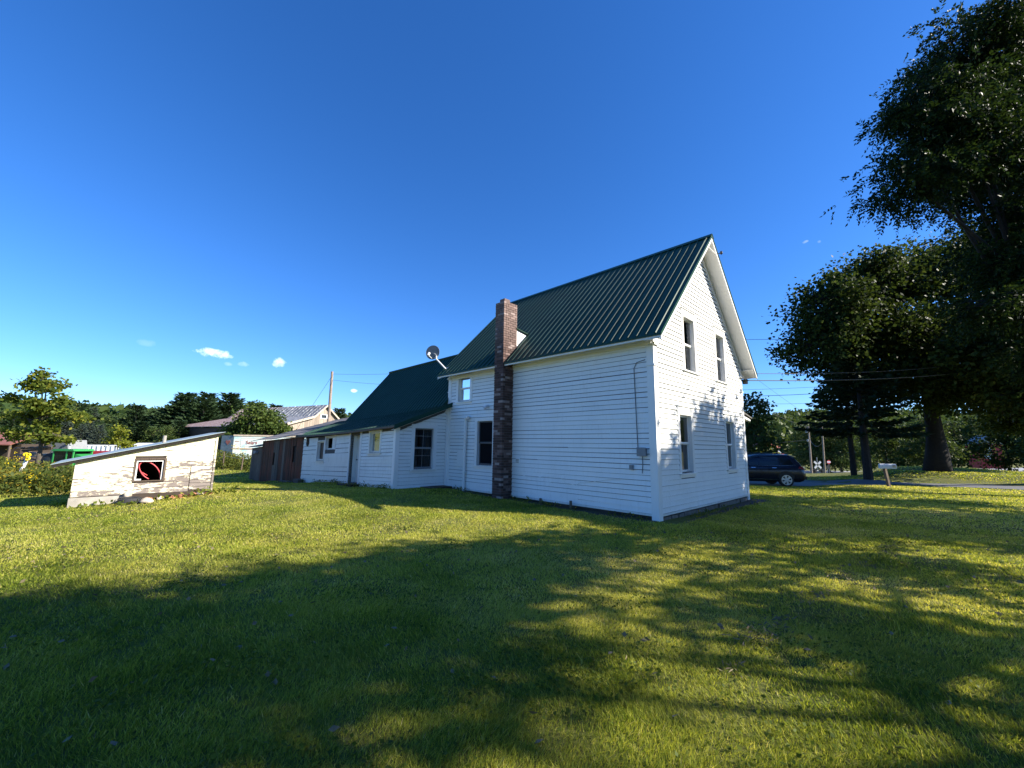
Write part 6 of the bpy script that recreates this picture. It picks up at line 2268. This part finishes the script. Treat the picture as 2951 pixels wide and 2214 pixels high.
def grass():
    r = np.random.default_rng(99)
    bands = [(1.9, 3.2, 17000, .0048, .040), (3.2, 5.0, 10000, .0065, .040), (5.0, 8.0, 4600, .010, .040), (8.0, 13.0, 1900, .017, .040), (13.0, 20.0, 750, .030, .042), (20.0, 30.0, 280, .05, .045), (30.0, 46.0, 100, .08, .06)]
    V, T = [], []
    for (d0, d1, dens, wd, hh) in bands:
        half = math.radians(56)
        area = half * (d1 * d1 - d0 * d0)
        n = int(area * dens)
        d = np.sqrt(r.uniform(d0 * d0, d1 * d1, n))
        a = r.uniform(-half, half, n)
        X, Y = d * np.sin(a), d * np.cos(a)
        keep = (np.abs(X) < Y * 1.36 + .8)
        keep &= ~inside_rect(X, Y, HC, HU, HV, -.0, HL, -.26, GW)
        keep &= ~inside_rect(X, Y, HC, HU, HV, HL - .2, 17.0, -2.05, 4.0)
        keep &= ~inside_rect(X, Y, BO, BD, BN, -.2, 6.0, -5, -.02)
        keep &= ~inside_rect(X, Y, SA, SE, SN, -.05, SL, -2.6, .02)
        keep &= ~inside_rect(X, Y, HC, HV, -HU, -.1, GW + .4, 0, .42)
        # driveway and road
        keep &= ~((Y > 22.0 + (X - 9) * .16) & (X > 9) & (X < 22.5) & (Y < 27))
        rn_ = (X - 33.3) * .522 + (Y - 17.0) * .853
        keep &= ~((rn_ > -.2) & (rn_ < 3.0) & (X > 15))
        keep &= ~((Y > 26.5) & (X > -8) & (X < 40) & (rn_ > -1) & (rn_ < 3.5))
        cl = vnoise(X, Y, 2.3, 1) * .6 + vnoise(X, Y, 6.0, 2) * .4
        keep &= r.uniform(0, 1, n) < .35 + 1.0 * cl
        X, Y, cl = X[keep], Y[keep], cl[keep]
        n = len(X)
        Z = zg(X, Y)
        dry = vnoise(X, Y, .33, 3) * .45 + vnoise(X, Y, .9, 6) * .30 + vnoise(X, Y, 2.6, 4) * .25
        dry = np.clip((dry - .5) * 1.7 + .5, 0, 1)
        h = hh * r.uniform(.45, 1.15, n) * (.6 + .9 * cl) * (1 - .25 * dry)
        tall = r.uniform(0, 1, n) < .012
        h[tall] *= r.uniform(1.4, 2.0, tall.sum())
        ang_ = r.uniform(0, 2 * PI, n)
        lean_ = (r.normal(0, .55, (n, 2)) + np.sign(np.sin(2 * PI * (X * .22 + Y * .975) / 1.9))[:, None] * np.array([.30, -.07])) * h[:, None]
        sx, sy = np.cos(ang_) * wd * .5, np.sin(ang_) * wd * .5
        w_ = r.uniform(.7, 1.3, n)
        p0 = np.stack([X - sx * w_, Y - sy * w_, Z - .004], 1)
        p1 = np.stack([X + sx * w_, Y + sy * w_, Z - .004], 1)
        p2 = np.stack([X + lean_[:, 0], Y + lean_[:, 1], Z + h], 1)
        V.append(np.stack([p0, p1, p2], 1).reshape(-1, 3))
        strp = np.sign(np.sin(2 * PI * (X * .22 + Y * .975) / 1.9))
        tt = .11 + .55 * dry + r.normal(.06, .15, n) + .045 * strp
        tt[r.uniform(0, 1, n) < .06] += .4
        T.append(np.clip(tt, 0, 1))
    V, T = np.concatenate(V), np.concatenate(T)
    o = np_mesh('grass', V, None, 3, 'grass_blades', None, tint=T)
    o['kind'] = 'stuff'; o['label'] = 'mown lawn grass'
    print('grass blades', len(T))
grass()
# straw and torn turf along the mole run in the right foreground
def mole_run():
    r = np.random.default_rng(5)
    P = []
    path = [(1.6, 3.3), (2.3, 3.9), (3.1, 4.6), (4.2, 5.5), (5.4, 6.4), (6.6, 7.3)]
    for (a, b) in zip(path[:-1], path[1:]):
        n = 120
        q = r.uniform(0, 1, (n, 1))
        c = np.array(a) * (1 - q) + np.array(b) * q + r.normal(0, .07, (n, 2))
        m_ = vnoise(c[:, 0], c[:, 1], 3.0, 8) > .48
        P.append(c[m_])
    P = np.concatenate(P)
    z = zg(P[:, 0], P[:, 1]) + r.uniform(.0, .075, len(P))
    D = rand_dirs(r, len(P)); D[:, 2] *= .4
    D /= np.linalg.norm(D, axis=1, keepdims=True)
    o = np_mesh('torn_turf', leaf_quads(r, np.stack([P[:, 0], P[:, 1], z], 1), D, .07, .006), None, 4, 'straw', None)
    o['kind'] = 'stuff'; o['label'] = 'dry torn turf along a mole run'
simple('straw', (.16, .13, .075), .9, .4, 14)
mole_run()

# weeds and untrimmed grass at the foot of the walls
def foot_weeds():
    sp = []
    r = random.Random(17)
    for k in range(26):
        q = P3(r.uniform(.2, 7.6), -r.uniform(.08, .3), 0)
        sp.append((q.x, q.y, r.uniform(.08, .2), r.uniform(.06, .16)))
    for k in range(14):
        q = P3(-r.uniform(.1, .5), r.uniform(.1, 6.2), 0)
        sp.append((q.x, q.y, r.uniform(.08, .18), r.uniform(.04, .12)))
    for k in range(22):
        q = P3(r.uniform(8.1, 16.5), TS - r.uniform(.06, .3), 0)
        sp.append((q.x, q.y, r.uniform(.1, .25), r.uniform(.08, .22)))
    leaf_mass('foundation_weeds', 'weeds and long grass at the foot of the house walls', 'weeds', sp, 71, 'leaf_weed', .07, .014, 2600)
foot_weeds()


# clover, plantain and fallen leaves in the lawn
def lawn_details():
    r = np.random.default_rng(123)
    P, D, T = [], [], []
    for k in range(150):
        d = r.uniform(2.2, 11.0)
        a = math.radians(r.uniform(-52, 52))
        x, y = d * math.sin(a), d * math.cos(a)
        if y > 8.6 and x > -2:
            continue
        n = int(r.integers(25, 110))
        q = np.stack([x + r.normal(0, .22, n), y + r.normal(0, .16, n)], 1)
        z = zg(q[:, 0], q[:, 1]) + r.uniform(.015, .05, n)
        P.append(np.column_stack([q, z]))
        dd = rand_dirs(r, n); dd[:, 2] *= .35
        D.append(dd / np.linalg.norm(dd, axis=1, keepdims=True))
        T.append(np.clip(r.normal(r.uniform(.0, .45), .12, n), 0, 1))
    P, D, T = np.concatenate(P), np.concatenate(D), np.concatenate(T)
    o = np_mesh('clover', leaf_quads(r, P, D, .030, .012), None, 4, 'leaf_plain', None, tint=T)
    o['kind'] = 'stuff'; o['label'] = 'clover patches in the lawn'
    n = 700
    d = np.sqrt(r.uniform(2.2 ** 2, 16 ** 2, n)); a = np.radians(r.uniform(-54, 54, n))
    X, Y = d * np.sin(a), d * np.cos(a)
    ok = ~((Y > 8.2) & (X > -8) & (X < 9)) & ~inside_rect(X, Y, SA, SE, SN, -.2, SL + .2, -2.8, .2)
    X, Y = X[ok], Y[ok]
    P = np.column_stack([X, Y, zg(X, Y) + r.uniform(.03, .055, len(X))])
    D = rand_dirs(r, len(X)); D[:, 2] *= .25
    D /= np.linalg.norm(D, axis=1, keepdims=True)
    o = np_mesh('fallen_leaves', leaf_quads(r, P, D, .055, .02), None, 4, 'straw', None)
    o['kind'] = 'stuff'; o['label'] = 'a scatter of dry fallen leaves on the lawn'
lawn_details()
